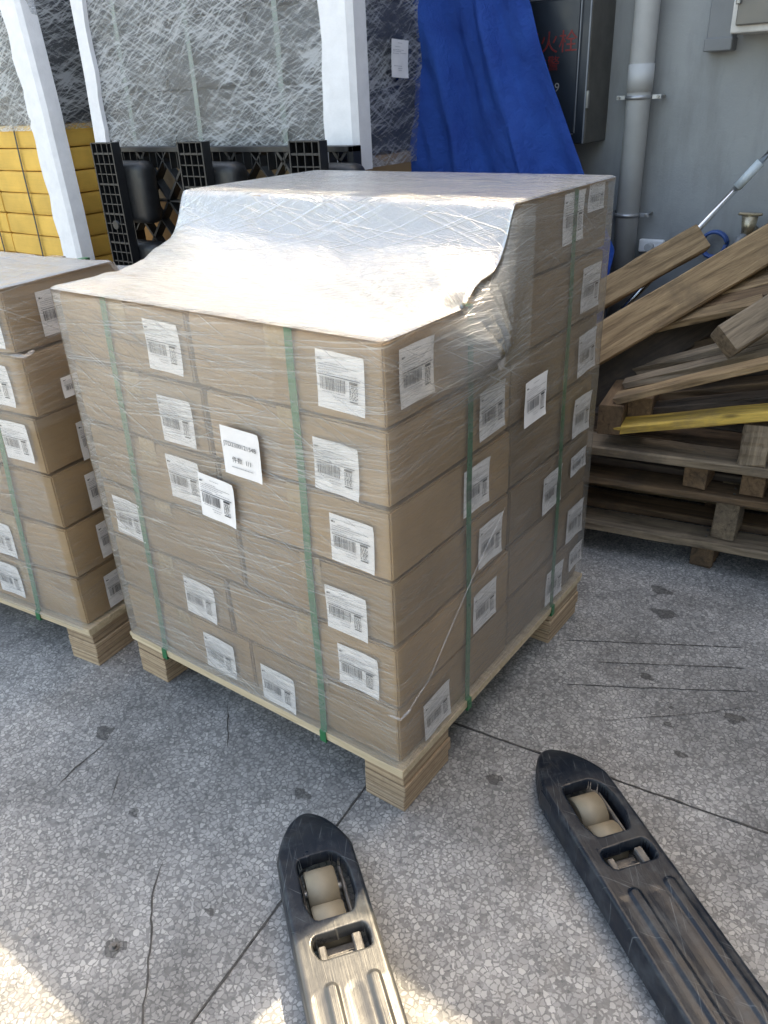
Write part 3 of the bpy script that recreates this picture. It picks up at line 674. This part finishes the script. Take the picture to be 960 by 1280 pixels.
def web_main(x, y, z, ij, nx, ny):
    # loose web of film leaning out over the right face below the step, gathered in a knot
    if x < .005: return 0
    g = math.exp(-((y - .36) / .13) ** 2); zt = ztop_main(x, y)
    s_ = (zt - z) / max(zt - 1.19, .03)
    prof_ = math.sin(min(max(s_, 0), 1) * math.pi / 2) if s_ < 1 else max(0, 1 - (1.19 - z) / .06)
    a_ = math.atan2(z - 1.12, y - .43)
    return g * prof_ * (.06 + .016 * noise.noise(Vector((a_ * 9, .3, 2))) + .008 * noise.noise(Vector((a_ * 26, .3, 5))))
film_shell('film_wrap', 'clear stretch film sagging between the two tiers of the middle load', T(0, 0, 0), 1.1, 1.116, .170, ztop_main, 'film', 'film_top', seed=1, nx=110, ny=110, nz=76, layer_fn=lay_main, sag_fn=web_main)
# loose twists of film on the middle load
def rope(pts, r, label, base=Matrix.Identity(4), mat='film_rope'):
    P = []
    for a, b in zip(pts, pts[1:]):
        P += [Vector(a).lerp(Vector(b), q / 12) for q in range(12)]
    P.append(Vector(pts[-1])); rr = random.Random(len(pts))
    radii = [r * (.7 + .3 * abs(math.sin(i * .23)) + rr.uniform(-.05, .1)) * min(1, .3 + i / 5, .3 + (len(P) - 1 - i) / 5) for i in range(len(P))]
    me = tube_me(P, r, 8, radii); at = me.attributes.new('layers', 'FLOAT', 'POINT')
    for d in at.data: d.value = 1.0
    return thing('film_twist', label, 'film twist', base, 'loose twists of stretch film', me, mat)
rope([(.022, .0, .362), (.024, .10, .40), (.022, .24, .52), (.020, .36, .62), (.019, .50, .72)], .0018, 'twisted film tail slanting up across the lower right face of the middle load')
rope([(-.02, -.022, .356), (.014, -.014, .350), (.024, .02, .365)], .0035, 'short bunched film ridge at the low close corner')
rope([(.05, .405, 1.22), (.046, .412, 1.19), (.036, .424, 1.155), (.028, .434, 1.135), (.026, .446, 1.145), (.022, .44, 1.18)], .008, 'knotted film tail hanging from the step on the right face')
# loose labels stuck on the film
def loose(label, axis, a, b, off, tilt=0, scale=(1, 1)):
    t = thing('loose_label', label, 'paper label', face_M(axis, a, b, off, tilt), 'labels stuck outside the film')
    global lcount; lcount += 1
    link('paper', LAB[lcount % 3], None, t, face_M(axis, a, b, off, tilt)); 
    for me, nm in ((PR[lcount % 9][0], 'barcode_print'), (PR[lcount % 9][1], 'text_print')): link(nm, me, None, t)
    return t
loose('bright white barcode label stuck on the film of the shaded right face', 'side', .643, .987, .024, .02)
loose('crisp barcode label overlapping the fourth and third layers, below the typed note', 'front', -.538, .824, .024, -.06)
M = face_M('front', -.423, .979, .024, -.02); nt = thing('typed_note', 'white note with a long typed number and count, stuck on the long face', 'paper label', M, 'labels stuck outside the film')
link('paper', label_mesh(.128, .128, 9), 'paper', nt)
for t, y, sz, mt in (('JTD2300121548', .02, .0165, 'ink'), ('件数  1/1', -.020, .0175, 'ink')):
    link('note_text', text_me(t, sz), mt, nt, M @ Matrix.Translation((0 if y > 0 else .002, y, .0036)))
bm = bmesh.new(); rr = random.Random(3); x = -.035
while x < .035:
    b = rr.uniform(.002, .005); vs = [bm.verts.new((X, Y, .0036)) for X, Y in ((x, -.041), (x + b, -.041), (x + b, -.0385), (x, -.0385))]; bm.faces.new(vs); x += b + .0012
link('note_print', from_bm(bm, 'p'), 'ink_grey', nt)

# ---------------------------------------------------------------- left load
LB = T(-1.25, -.075, 0, R(6.8)); G2 = 'cardboard boxes stacked under film on the left pallet'
LBX = {}
lft = [.0, .0, .01, .0, .035, -.002]
for k in range(6):
    z0 = Z0 + k * H; dx = [-.002, .01, .008, .0, .02, .0][k]; o = ORD[k]
    ye = .56 if k < 5 else .44
    LBX[k, 'fr'] = carton(-.55 + dx, dx, .0, ye, z0, z0 + H, f'pale brown box at the close corner of the {o} layer of the left load', G2, LB, seed=60 + k)
    LBX[k, 'fl'] = carton(-1.1 + dx, -.55 + dx, .0, ye, z0, z0 + H, f'brown box left of the close corner box in the {o} layer of the left load', G2, LB, seed=70 + k)
    if k < 5:
        LBX[k, 'br'] = carton(-.55, .0, ye, 1.116, z0, z0 + H, f'brown box behind the close corner box in the {o} layer of the left load', G2, LB, seed=80 + k, mat='kraft2')
        LBX[k, 'bl'] = carton(-1.1, -.55, ye, 1.116, z0, z0 + H, f'brown box at the far left rear of the {o} layer of the left load', G2, LB, seed=90 + k, mat='kraft2')
for k, u_, z in [(4, -.115, 1.02), (3, -.10, .84), (1, -.335, .44), (0, -.36, .27), (5, -.09, 1.2)]:
    put_label(LBX[k, 'fr'], face_M('front', u_, z, .0055, 0, LB))
for k, v_, z in [(5, .17, 1.21), (4, .17, .99), (3, .20, .80), (2, .18, .63), (1, .175, .45), (0, .165, .25)]:
    put_label(LBX[k, 'fr'], face_M('side', v_, z, .0055 + [-.002, .01, .008, .0, .02, .0][k], 0, LB), (1, .5 if k == 4 else 1))
plywood_pallet('pale plywood pallet under the left load, cropped by the frame', LB)
def ztop_left(x, y):
    z = 1.313 if y < .40 else 1.312 - .19 * (1 - math.exp(-(y - .40) / .10)) 
    if y > .40: z += .0
    return z + .004 * math.sin(9 * x) * (y > .1)
stepl = [(-ed, zb), (-ed, .169), (-e, .1715), (-e, 1.3055), (.435, 1.3055), (.445, 1.117), (1.116 + e, 1.117), (1.116 + e, .1715), (1.116 + ed, .169), (1.116 + ed, zb)]
strap(stepl, -.14, 'x', 'green strap down the front of the left load', LB, lean=-.10)
film_shell('film_wrap', 'milky stretch film over the left load, dipping behind its front row', LB, 1.1, 1.116, .170, ztop_left, 'film', 'film_top', off=.024, seed=22, layer_fn=lambda x, y, z: .85 if x < 0.01 else (.35 if z < .9 else .9))
rope([tuple(LB @ Vector(q)) for q in ((.0, -.02, 1.125), (.04, .0, 1.12), (.045, .03, 1.13))], .006, 'short bunched film ridge at the corner of the left load')

# ---------------------------------------------------------------- pallet jack (two forks, rear frame)
def sdf_poly(P, X, Y):
    P = np.array(P); d = np.full(X.shape, 1e9); inside = np.zeros(X.shape, bool); n = len(P)
    for i in range(n):
        a, b = P[i], P[(i + 1) % n]; ex, ey = b - a; wx, wy = X - a[0], Y - a[1]
        t = np.clip((wx * ex + wy * ey) / (ex * ex + ey * ey), 0, 1)
        d = np.minimum(d, np.hypot(wx - ex * t, wy - ey * t))
        c = ((a[1] <= Y) != (b[1] <= Y)) & (X < (b[0] - a[0]) * (Y - a[1]) / (b[1] - a[1] + 1e-12) + a[0]); inside ^= c
    return np.where(inside, d, -d)
LF = 1.55
half = [(0, 0), (.004, .014), (.014, .026), (.04, .047), (.09, .070), (.15, .091), (.175, .0955), (LF, .0965)]
outl = [(s, w) for s, w in half] + [(s, -w) for s, w in half[:0:-1]]
O1 = [(.184, -.044), (.182, .036), (.209, .060), (.25, .069), (.300, .069), (.353, .052), (.353, -.037), (.308, -.052), (.206, -.050)]
O2 = [(.390, -.050), (.386, .066), (.412, .074), (.446, .070), (.446, -.045), (.412, -.058)]
def smooth_poly(P, r):                                # chaikin, keeps corners small
    P = [np.array(p, float) for p in P]; out = []
    for i in range(len(P)):
        a, b, c = P[i - 1], P[i], P[(i + 1) % len(P)]
        ra = min(r, np.linalg.norm(a - b) / 2.2); rc_ = min(r, np.linalg.norm(c - b) / 2.2)
        p0 = b + (a - b) / np.linalg.norm(a - b) * ra; p1 = b + (c - b) / np.linalg.norm(c - b) * rc_
        for t in (0, .25, .5, .75, 1): out.append((1 - t) ** 2 * p0 + 2 * t * (1 - t) * b + t * t * p1)
    return out
def fork_mesh():
    ds = .0026; ns = int((LF + .01) / ds); nt = int(.212 / ds)
    s = np.linspace(-.006, LF, ns + 1); t = np.linspace(-.106, .106, nt + 1)
    Sg, Tg = np.meshgrid(s, t, indexing='ij')
    z = np.full(Sg.shape, .103)
    q = np.clip(1 - Sg / .17, 0, 1); z = z - .052 * q ** 1.9 - .25 * q * Tg ** 2 * 8
    # raised ribs and shallow side channels
    for tc in (-.036, .056):
        d = np.hypot(np.minimum(Sg - .515, 0), Tg - tc); z += .0065 * (1 - np.clip((d - .008) / .008, 0, 1) ** 2 * (3 - 2 * np.clip((d - .008) / .008, 0, 1)))
    for tc, w in ((.010, .016), (-.066, .009), (.084, .006)):
        d = np.hypot(np.minimum(Sg - .53, 0), Tg - tc); z -= .0016 * (1 - np.clip((d - w * .5) / .014, 0, 1))
    dout = sdf_poly(smooth_poly(outl, .02), Sg, Tg)
    r = .013; di = np.clip(dout, 0, r); z -= r - np.sqrt(np.maximum(0, r * r - (r - di) ** 2))
    hole = np.maximum(sdf_poly(smooth_poly(O1, .013), Sg, Tg), sdf_poly(smooth_poly(O2, .012), Sg, Tg))
    z -= .0022 * np.clip(1 + hole / .004, 0, 1)
    zw = np.where(dout < 0, .026, z); z2 = np.where(hole > 0, z - .03, zw)
    keep = (dout > -ds * 1.05) & (hole < ds * 1.05)
    idx = -np.ones(Sg.shape, int); idx[keep] = np.arange(keep.sum())
    V = np.stack([Sg[keep], Tg[keep], z2[keep]], 1)
    a, b, c, d = idx[:-1, :-1], idx[1:, :-1], idx[1:, 1:], idx[:-1, 1:]
    ok = (a >= 0) & (b >= 0) & (c >= 0) & (d >= 0)
    F = np.stack([a[ok], b[ok], c[ok], d[ok]], 1)
    me = bpy.data.meshes.new('fork'); me.from_pydata(V.tolist(), [], F.tolist())
    for p in me.polygons: p.use_smooth = True
    return me
FA = R(-37.6)
jk = thing('pallet_jack', 'worn black pallet truck, two forks with beige twin rollers entering from below', 'pallet jack', T(.0, .0, 0))
fme = fork_mesh(); fme2 = fme.copy()
for fx, fy in ((-.195, -.186), (.236, .376)):
    FM = T(fx, fy, 0, FA)
    fk = link('fork', fme if fx > 0 else fme2, 'fork' if fx > 0 else 'fork_sunlit', jk, FM)
    for s_, r_, tw in ((.246, .051, .0365), (.338, .049, .037)):
        bm = bmesh.new(); cyl_bm(bm, (s_, -tw - .002, r_), (s_, tw - .002, r_), r_, 48)
        es = [e for e in bm.edges if len(e.link_faces) == 2 and any(len(f.verts) > 4 for f in e.link_faces)]
        bmesh.ops.bevel(bm, geom=es, offset=.003, segments=2, affect='EDGES')
        me = from_bm(bm, 'roller'); 
        for p in me.polygons: p.use_smooth = len(p.vertices) == 4
        link('roller', me, 'roller', fk)
        bm = bmesh.new(); cyl_bm(bm, (s_, -.052, r_), (s_, .052, r_), .011, 18); link('axle', from_bm(bm, 'axle'), 'steel', fk)
    parts('roller_bracket', [((.292, .050, .055), (.17, .009, .042)), ((.292, -.048, .05), (.17, .007, .042))], 'steel_dirty', fk, .003)
    parts('roller_housing', [((.31, .079, .052), (.29, .008, .082)), ((.31, -.068, .052), (.29, .008, .082))], 'fork', fk, .002)
    parts('lift_link', [((.425, .044, .082), (.055, .02, .02)), ((.43, -.036, .082), (.045, .017, .02)), ((.436, .004, .072), (.018, .075, .012)), ((.415, .004, .045), (.05, .08, .01))], 'steel_dirty', fk, .003)
    parts('fork_side', [((.16 + (LF - .16) / 2, -.0925, .058), (LF - .16, .005, .06)), ((.16 + (LF - .16) / 2, .0925, .058), (LF - .16, .005, .06))], 'fork', fk, .002)
    link('fork_floor', multi_box([((.95, 0, .034), (1.0, .17, .006))], 'fl', .001), 'fork', fk)
FM = T(-.195, -.186, 0, FA)
link('rear_frame', box_me((.10, .92, .34), .012, 2, (LF + .05, .355, .24)), 'fork', jk, FM)
link('pump_body', box_me((.16, .18, .30), .02, 3, (LF + .16, .355, .25)), 'fork', jk, FM)
for tt in (.29, .42):
    link('steer_wheel', cyl_me((LF + .2, tt - .03, .10), (LF + .2, tt + .03, .10), .10, 32), 'roller', jk, FM)

# ---------------------------------------------------------------- old wooden pallets and beams on the right
tA = Vector((.98396, .17837, 0)); tN = Vector((-.17837, .98396, 0)); PO = Vector((-.147, 1.564, 0))
def P(t, n, z): return PO + tA * t + tN * n + Vector((0, 0, z))
GP = 'old wooden pallets stacked flat by the wall'
nail_me = cyl_me((0, 0, 0), (0, 0, .003), .0045, 8)
def flat_pallet(zb, zd, th, label, t0, t1, mats, blk_t, depth=1.1, nb=6, blk_mat='old', bw=.135, skew=0):
    o = thing('old_pallet', label, 'pallet', T(*P((t0 + t1) / 2, depth / 2, zb)), GP)
    for i in range(nb):
        n0 = bw / 2 + (depth - bw) * i / (nb - 1) + rnd.uniform(-.008, .008)
        s = rnd.uniform(-.006, .006)
        board('deck_board', P(t0 + rnd.uniform(-.02, .02), n0 + skew, zd - th / 2 + s * .3), P(t1 + rnd.uniform(-.02, .02), n0 - skew, zd - th / 2 + s * .3), bw + rnd.uniform(-.015, .01), th, mats[i % len(mats)], o, rough=.0035)
    for tt in blk_t:
        for q in (.035, .085): link('nail_head', nail_me, 'steel_dirty', o, T(*P(tt + rnd.uniform(-.02, .02), q, zd + .001)))
        for n0 in (.10, depth / 2, depth - .10):
            board('block', P(tt - .02, n0 - .07, (zb + zd - th) / 2), P(tt + .0, n0 + .07, (zb + zd - th) / 2), .085, zd - th - zb - .004, blk_mat, o)
    return o
flat_pallet(0, .137, .034, 'lowest old pallet of the flat stack, pale worn front edge over the floor', -.62, 1.15, ['old_grey', 'old', 'old_light', 'old'], (-.5, .47, 1.05))
flat_pallet(.137, .335, .030, 'second old pallet up, thin orange brown front board', -.62, 1.15, ['old', 'old_dark', 'old_dark'], (-.5, .53, 1.05), blk_mat='old_grey')
flat_pallet(.337, .468, .036, 'third old pallet up with thick splintered grey boards', -.60, 1.15, ['old_grey', 'old', 'old_dark'], (-.5, .40, .60, 1.05), bw=.16)
# tilted pallets: D (yellow edge) and E (steeper)
def tilted_pallet(label, o0, s, n, L, depth, mats, nb, bw, th, stringers, smat, sh=.10, group='tilted old pallets on the heap', front=None):
    s = Vector(s).normalized(); n = Vector(n).normalized(); up = s.cross(n).normalized(); o0 = Vector(o0)
    o = thing('tilted_pallet', label, 'pallet', T(*o0), group)
    for i in range(nb):
        a = o0 + n * (bw / 2 + (depth - bw) * i / (nb - 1)); j = rnd.uniform(-.03, .02)
        m = mats[i % len(mats)] if not (front and i == 0) else front
        board('deck_board', a + s * j, a + s * (L + rnd.uniform(-.03, .03)), bw * rnd.uniform(.85, 1.05), th, m, o, up=up, rough=.004)
    for q in stringers:
        a = o0 + s * q - up * (th / 2 + sh / 2 + .002)
        board('stringer', a - n * .03, a + n * (depth + .02), .09, sh, smat, o, up=up)
    return o
# D: rests low at the left on its stringer ends, carried by a block at the right
tilted_pallet('tilted pallet with a yellow painted front board above the flat stack', P(.085, .0, .548), (tA.x, tA.y, .235), (tN.x, tN.y, .0), 1.3, 1.0, ['old_dark', 'old_dark', 'old'], 6, .10, .034, (), 'old', front='old_yellow')
bc = thing('wood_block', 'upright cracked grey wood block under the yellow board', 'wood block', T(*P(.562, .02, .468)), None)
board('block_body', P(.562, .045, .469), P(.562, .05, .625), .085, .095, 'old_grey', bc, up=tuple(tA), seed=5)
for tt, nn_, zz, ll, hh in ((.045, .0, .585, 1.0, .118), (.135, .10, .60, .9, .10)):
    lb = thing('timber_end', 'squared dark timber seen end on at the left of the yellow board' if tt < .1 else 'second dark timber end just behind the squared one', 'timber', T(*P(tt, nn_, zz)))
    board('timber_body', P(tt, nn_, zz), P(tt, nn_ + ll, zz), .088, hh, 'old', lb)
# E: fan of boards tilted more steeply
tilted_pallet('steeper tilted pallet of pale slats under the long beams', P(.06, .02, .655), (.917, .166, .359), (tN.x * .98, tN.y * .98, .03), 1.25, 1.25, ['old_light', 'old_grey', 'old_grey', 'old', 'old_light', 'old_light', 'old_light', 'old_light'], 8, .085, .03, (.9,), 'old_dark', .08)
tilted_pallet('far tilted pallet whose pale slats show between the two long beams', (-.52, 1.95, .70), (.917, .166, .30), (.60, .70, .36), .80, 1.05, ['old_light', 'old', 'old_light'], 8, .085, .028, (.75,), 'old_dark', .08)
def beam(p0, p1, w, t, mat, label, up=(.24, -.45, .86), name='timber_beam', seed=1):
    p0, p1 = Vector(p0), Vector(p1); o = thing(name, label, 'beam', T(*p0), 'loose beams on the pallet heap')
    board('beam_body', p0, p1, w, t, mat, o, up=up, seed=seed, rough=.0025, bev=.007)
    return o
beam((-.396, 1.665, .705), (.273, 2.494, 1.184), .148, .075, 'old_light', 'longest pale grey beam slanting up to the right across the heap', (.52, -.66, .52), seed=11)
beam((-.55, 1.975, .813), (-.113, 2.511, 1.116), .118, .07, 'old_light', 'shorter brown beam behind, its cut end below the chrome pole', (.52, -.66, .52), seed=12)
beam((-.387, 1.70, .532), (.287, 2.568, 1.062), .165, .07, 'old_dark', 'dark beam right under the longest beam', (.54, -.70, .47), seed=13)
beam((.223, 1.759, .885), (.60, 2.258, 1.20), .115, .10, 'old_grey', 'thick grey beam end poking in at the right frame edge', (.5, -.62, .6), seed=14)

# ---------------------------------------------------------------- wrapped cargo behind
def cargo_film(label, x0, x1, y0, y1, z0, z1, seed, cat='stretch film'):
    film_shell('film_wrap', label, T(x1, y0, 0), x1 - x0, y1 - y0, z0, lambda x, y: z1, 'film_bg', 'film_bg', off=.02, nx=60, ny=30, nz=40, seed=seed, crinkle=.004)
def goods(x0, x1, y0, y1, z0, z1, label, seed):
    o = thing('dark_bundle', label, 'bundle', T((x0 + x1) / 2, (y0 + y1) / 2, z0), 'dark bundles in the wrapped cargo')
    link('bundle_body', carton_me(x1 - x0 - .01, y1 - y0 - .01, z1 - z0 - .008, seed), 'darkgoods', o, T((x0 + x1) / 2, (y0 + y1) / 2, (z0 + z1) / 2))
MX0, MX1, MY0, MY1 = -3.20, -1.44, 1.78, 2.62
# main cargo
for i in range(3):
    w = (MX1 - MX0) / 3
    for k in range(3):
        goods(MX0 + i * w, MX0 + (i + 1) * w, MY0, MY1, 1.49 + k * .30, 1.49 + (k + 1) * .30, ['left', 'middle', 'right'][i] + ' dark bundle, ' + ['lowest', 'middle', 'uppermost'][k] + ' row behind the black plastic pallet', 100 + i * 3 + k)
for k in range(6):
    for i in range(2):
        w = (MX1 - MX0) / 2
        carton(MX0 + i * w, MX0 + (i + 1) * w, MY0 + .01, MY1, .15 + k * .223, .15 + (k + 1) * .223, f'{["left","right"][i]} orange brown carton, {ORD[k]} row behind the black plastic pallet', 'cartons under the wrapped cargo', mat=['orange', 'kraft2'][(i + k) % 2] if i == 0 or k < 5 else 'kraft', seed=120 + i * 7 + k, tape=False, name='carton')
cargo_film('tangled film round the dark cargo in the middle of the background', MX0, MX1, MY0, MY1, 1.44, 2.41, 5)
# left cargo
LX0, LX1, LY0, LY1 = -4.9, -3.50, 1.66, 2.60
for i in range(2):
    w = (LX1 - LX0) / 2
    for k in range(3):
        goods(LX0 + i * w, LX0 + (i + 1) * w, LY0, LY1, 1.66 + k * .27, 1.66 + (k + 1) * .27, ['left', 'right'][i] + ' dark bundle, ' + ['lowest', 'middle', 'uppermost'][k] + ' row above the yellow cartons', 140 + i * 3 + k)
    for k in range(12):
        carton(LX0 + i * w, LX0 + (i + 1) * w, LY0, LY1, .18 + k * .1233, .18 + (k + 1) * .1233, f'{["left","right"][i]} flat yellow carton, {ORD12[k]} row up, at the left frame edge', 'flat yellow cartons under the left cargo', mat='yellow', seed=150 + i * 12 + k, tape=False, name='yellow_carton', cat='carton', gap=.001)
cargo_film('tangled film round the dark cargo above the yellow cartons', LX0, LX1, LY0, LY1, 1.63, 2.49, 9)
for i, x in enumerate((-3.86, -4.3)):
    strap([(LY0 - .014, .15), (LY0 - .014, 2.48), (LY1 + .014, 2.48), (LY1 + .014, .15)], x, 'x', ['thin dark strap down the yellow cartons', 'thin strap further left on the yellow cartons'][i], w=.014, mat='plastic', group='thin straps on the background cargo')
for i, x in enumerate((-2.92, -2.40, -1.83)):
    strap([(MY0 - .012, 1.46), (MY0 - .012, 2.40), (MY1 + .012, 2.40), (MY1 + .012, 1.46)], x, 'x', ['left', 'middle', 'right'][i] + ' pale greenish strap down the dark wrapped cargo', w=.028, mat='strap_pale', group='thin straps on the background cargo')
# white foam corner strips
def foam(pts, w, label, side=1, d=.07):
    """L section strip following points (x, y, z) of the corner"""
    bm = bmesh.new(); P_ = []
    for a, b in zip(pts, pts[1:]): P_ += [Vector(a).lerp(Vector(b), q / 10) for q in range(10)]
    P_.append(Vector(pts[-1])); rings = []; rr = random.Random(len(label))
    for i, p in enumerate(P_):
        ww = w * (1 + .06 * math.sin(i * .9) + rr.uniform(-.03, .03)); t = .026
        sec = [(-side * ww, -t), (0, -t - .006), (side * t, -t * .5), (side * t, d), (0, d), (0, 0), (-side * ww, 0)]
        rings.append([bm.verts.new(p + Vector((a, b, 0))) for a, b in sec])
    for A, B_ in zip(rings, rings[1:]):
        for k in range(7): bm.faces.new((A[k], A[(k + 1) % 7], B_[(k + 1) % 7], B_[k]))
    bm.faces.new(rings[0]); bm.faces.new(rings[-1][::-1]); bmesh.ops.recalc_face_normals(bm, faces=bm.faces)
    thing('foam_corner_strip', label, 'foam strip', None, 'white foam corner strips on the wrapped cargo', from_bm(bm, 'foam'), 'foam')
foam([(MX1 + .03, MY0 - .02, 1.44), (MX1 + .03, MY0 - .02, 2.42)], .15, 'broad white foam strip on the right corner of the dark cargo beside the tarpaulin')
foam([(MX0 - .02, MY0 - .02, .9), (MX0 - .045, MY0 - .02, 1.40), (MX0 - .02, MY0 - .02, 1.5), (MX0 - .0, MY0 - .02, 1.9), (MX0, MY0 - .02, 2.42)], .085, 'narrow white foam strip just left of the black plastic pallet', side=-1)
foam([(LX1 + .06, LY0 - .02, .8), (LX1 + .05, LY0 - .02, 1.2), (LX1 + .03, LY0 - .02, 1.62), (LX1 + .03, LY0 - .02, 1.72), (LX1 - .0, LY0 - .02, 2.1), (LX1 - .03, LY0 - .02, 2.50)], .15, 'leaning white foam strip on the corner above the yellow cartons')
# paper on the right side of the main cargo
cl = thing('cargo_label', 'small crumpled white label on the side of the dark cargo by the tarpaulin', 'paper label', None)
link('paper', LAB[1], None, cl, face_M('side', 2.08, 1.865, MX1 + .045, -.05) @ Matrix.Diagonal((1.0, 1.15, 1, 1))); link('text_print', PR[1][1], None, cl, face_M('side', 2.08, 1.865, MX1 + .045, -.05) @ Matrix.Diagonal((1.0, 1.15, 1, 1)))

# ---------------------------------------------------------------- black plastic pallet standing on edge
def plastic_pallet(base, label):
    o = thing('plastic_pallet', label, 'pallet', base, 'black plastic pallets standing on edge')
    Wd, Ht = 1.56, 1.20; ribs = []
    # local: x along width, y depth (0 = back sheet, negative towards viewer), z up
    frame = [((Wd / 2, 0, Ht - .012), (Wd, .06, .024)), ((Wd / 2, 0, .012), (Wd, .06, .024)), ((.012, 0, Ht / 2), (.024, .06, Ht)), ((Wd - .012, 0, Ht / 2), (.024, .06, Ht))]
    parts('frame_bar', frame, 'plastic', o, .002)
    bm = bmesh.new()
    def rib(a, b, w=.007, d=.05):
        a, b = Vector(a), Vector(b); dv = b - a; L = dv.length
        M = Matrix.Translation((a + b) / 2) @ Matrix.Rotation(-math.atan2(dv.z, dv.x), 4, 'Y')
        bm_box(bm, (0, 0, 0), (L, d, w), 0, 1, M)
    def clip(p, q, x0, x1, z0, z1):
        t0, t1 = 0, 1; d = (q[0] - p[0], q[1] - p[1])
        for pp, qq in ((-d[0], p[0] - x0), (d[0], x1 - p[0]), (-d[1], p[1] - z0), (d[1], z1 - p[1])):
            if pp == 0:
                if qq < 0: return None
            else:
                r_ = qq / pp
                if pp < 0: t0 = max(t0, r_)
                else: t1 = min(t1, r_)
        return None if t0 >= t1 else ((p[0] + d[0] * t0, p[1] + d[1] * t0), (p[0] + d[0] * t1, p[1] + d[1] * t1))
    st = .165
    for k in range(-12, 24):
        for sg in (1, -1):
            c = clip((k * st, 0 if sg == 1 else 0), (k * st + sg * 3, 3 * 1.15), .02, Wd - .02, .02, Ht - .02)
            if c: rib((c[0][0], .0, c[0][1]), (c[1][0], .0, c[1][1]), .013 if k % 2 else .007)
    for k in range(30): rib((.03 + k * .0517, 0, Ht - .10), (.03 + k * .0517, 0, Ht - .02), .004)
    rib((.02, 0, Ht - .255), (Wd - .02, 0, Ht - .255), .008); rib((.02, 0, Ht - .56), (Wd - .02, 0, Ht - .56), .012); rib((.02, 0, .35), (Wd - .02, 0, .35), .012)
    link('lattice', from_bm(bm, 'lattice'), 'plastic', o)
    # part closed deck behind the lattice in the upper band
    for x in (.0, .655, 1.35):
        lw = .172
        bars = [((x + .005, -.17, Ht / 2 + .03), (.008, .05, Ht)), ((x + lw - .005, -.17, Ht / 2 + .03), (.008, .05, Ht)), ((x + lw / 2, -.15, Ht / 2 + .03), (lw, .006, Ht))]
        for q in range(1, 4): bars.append(((x + lw * q / 4, -.17, Ht / 2 + .03), (.005, .046, Ht - .004)))
        nr = int(Ht / .048)
        for q in range(nr + 1): bars.append(((x + lw / 2, -.17, .032 + (Ht - .004) * q / nr), (lw - .004, .044, .005 if q % 3 else .009)))
        lg = link('runner', multi_box(bars, 'runner'), 'plastic', o)
        link('runner_boss', cyl_me((x + lw / 2, -.198, Ht - .36), (x + lw / 2, -.16, Ht - .36), .022, 20), 'plastic', lg)
        for zc in (Ht - .21, Ht / 2, .17):
            bm = bmesh.new(); bm_box(bm, (x + lw * .5 + .085, -.085, zc), (.25, .115, .30), .045, 4)
            link('foot', from_bm(bm, 'foot', True), 'plastic', lg)
    return o
plastic_pallet(T(-2.895, 1.66, .345), 'black plastic pallet standing on edge between the cargo and the cartons')
# low stack of flat black pallets that it stands on
for k in range(2):
    o = thing('plastic_pallet_flat', f'flat black plastic pallet lying {["on the ground", "on top of another"][k]} beneath the standing one', 'pallet', T(-2.1, 1.58, k * .17), 'black plastic pallets lying flat')
    link('deck_grid', multi_box([((0, -.35 + q * .0777, .155), (1.56, .03, .02)) for q in range(7)] + [((-.76 + q * .152, -.115, .15), (.02, .49, .018)) for q in range(11)], 'deck'), 'plastic', o)
    parts('runner', [((x, -.115, .07), (.17, .49, .138)) for x in (-.69, 0, .69)], 'plastic', o, .01)

# ---------------------------------------------------------------- blue tarpaulin
def tarp():
    nu, nv = 110, 110; bm = bmesh.new(); uvl = bm.loops.layers.uv.new('UVMap'); g = []
    for j in range(nv + 1):
        v = j / nv; z = 2.55 - 2.15 * v; row = []
        xl = float(np.interp(z, [.3, 1.0, 1.38, 1.8, 2.1, 2.75], [-1.42, -1.42, -1.44, -1.55, -1.63, -1.66]))
        xr = float(np.interp(z, [.3, .95, 1.07, 1.39, 1.7, 2.06, 2.4, 2.75], [-.45, -.45, -.44, -.62, -.775, -.93, -1.08, -1.16]))
        for i in range(nu + 1):
            u = i / nu; x = xl + (xr - xl) * u
            f = .075 * math.exp(-((u - .30) / .055) ** 2) - .055 * math.exp(-((u - .40) / .08) ** 2) + .065 * math.exp(-((u - .68) / .05) ** 2) - .04 * math.exp(-((u - .78) / .09) ** 2) + .05 * math.exp(-((u - 1.0) / .06) ** 2)
            f *= (.55 + .45 * v)
            f += .02 * math.sin(9 * u + 3 * v) + noise.noise(Vector((u * 5, v * 4, 3))) * .03 + noise.noise(Vector((u * 16, v * 18, 7))) * .008 + abs(noise.noise(Vector((u * 7 + v * 3, v * 5 - u * 2, 11)))) * .035
            cre = abs((u - .05) * 1.1 + (v - .36) * 1.0 - .12) ; f += .012 * math.exp(-(cre / .018) ** 2) * (u < .3)
            y = 2.32 - f - .10 * v + .12 * u
            row.append(bm.verts.new((x, y, z)))
        g.append(row)
    for j in range(nv):
        for i in range(nu):
            f = bm.faces.new((g[j][i], g[j + 1][i], g[j + 1][i + 1], g[j][i + 1])); f.smooth = True
            for l, (a, b) in zip(f.loops, ((i, j), (i, j + 1), (i + 1, j + 1), (i + 1, j))): l[uvl].uv = (a / nu, b / nv * 2)
    o = thing('tarpaulin', 'blue tarpaulin hanging in folds between the dark cargo and the hydrant cabinet', 'tarpaulin', None, None, from_bm(bm, 'tarp'), 'tarp')
    s_ = o.modifiers.new('thickness', 'SOLIDIFY'); s_.thickness = .003
tarp()
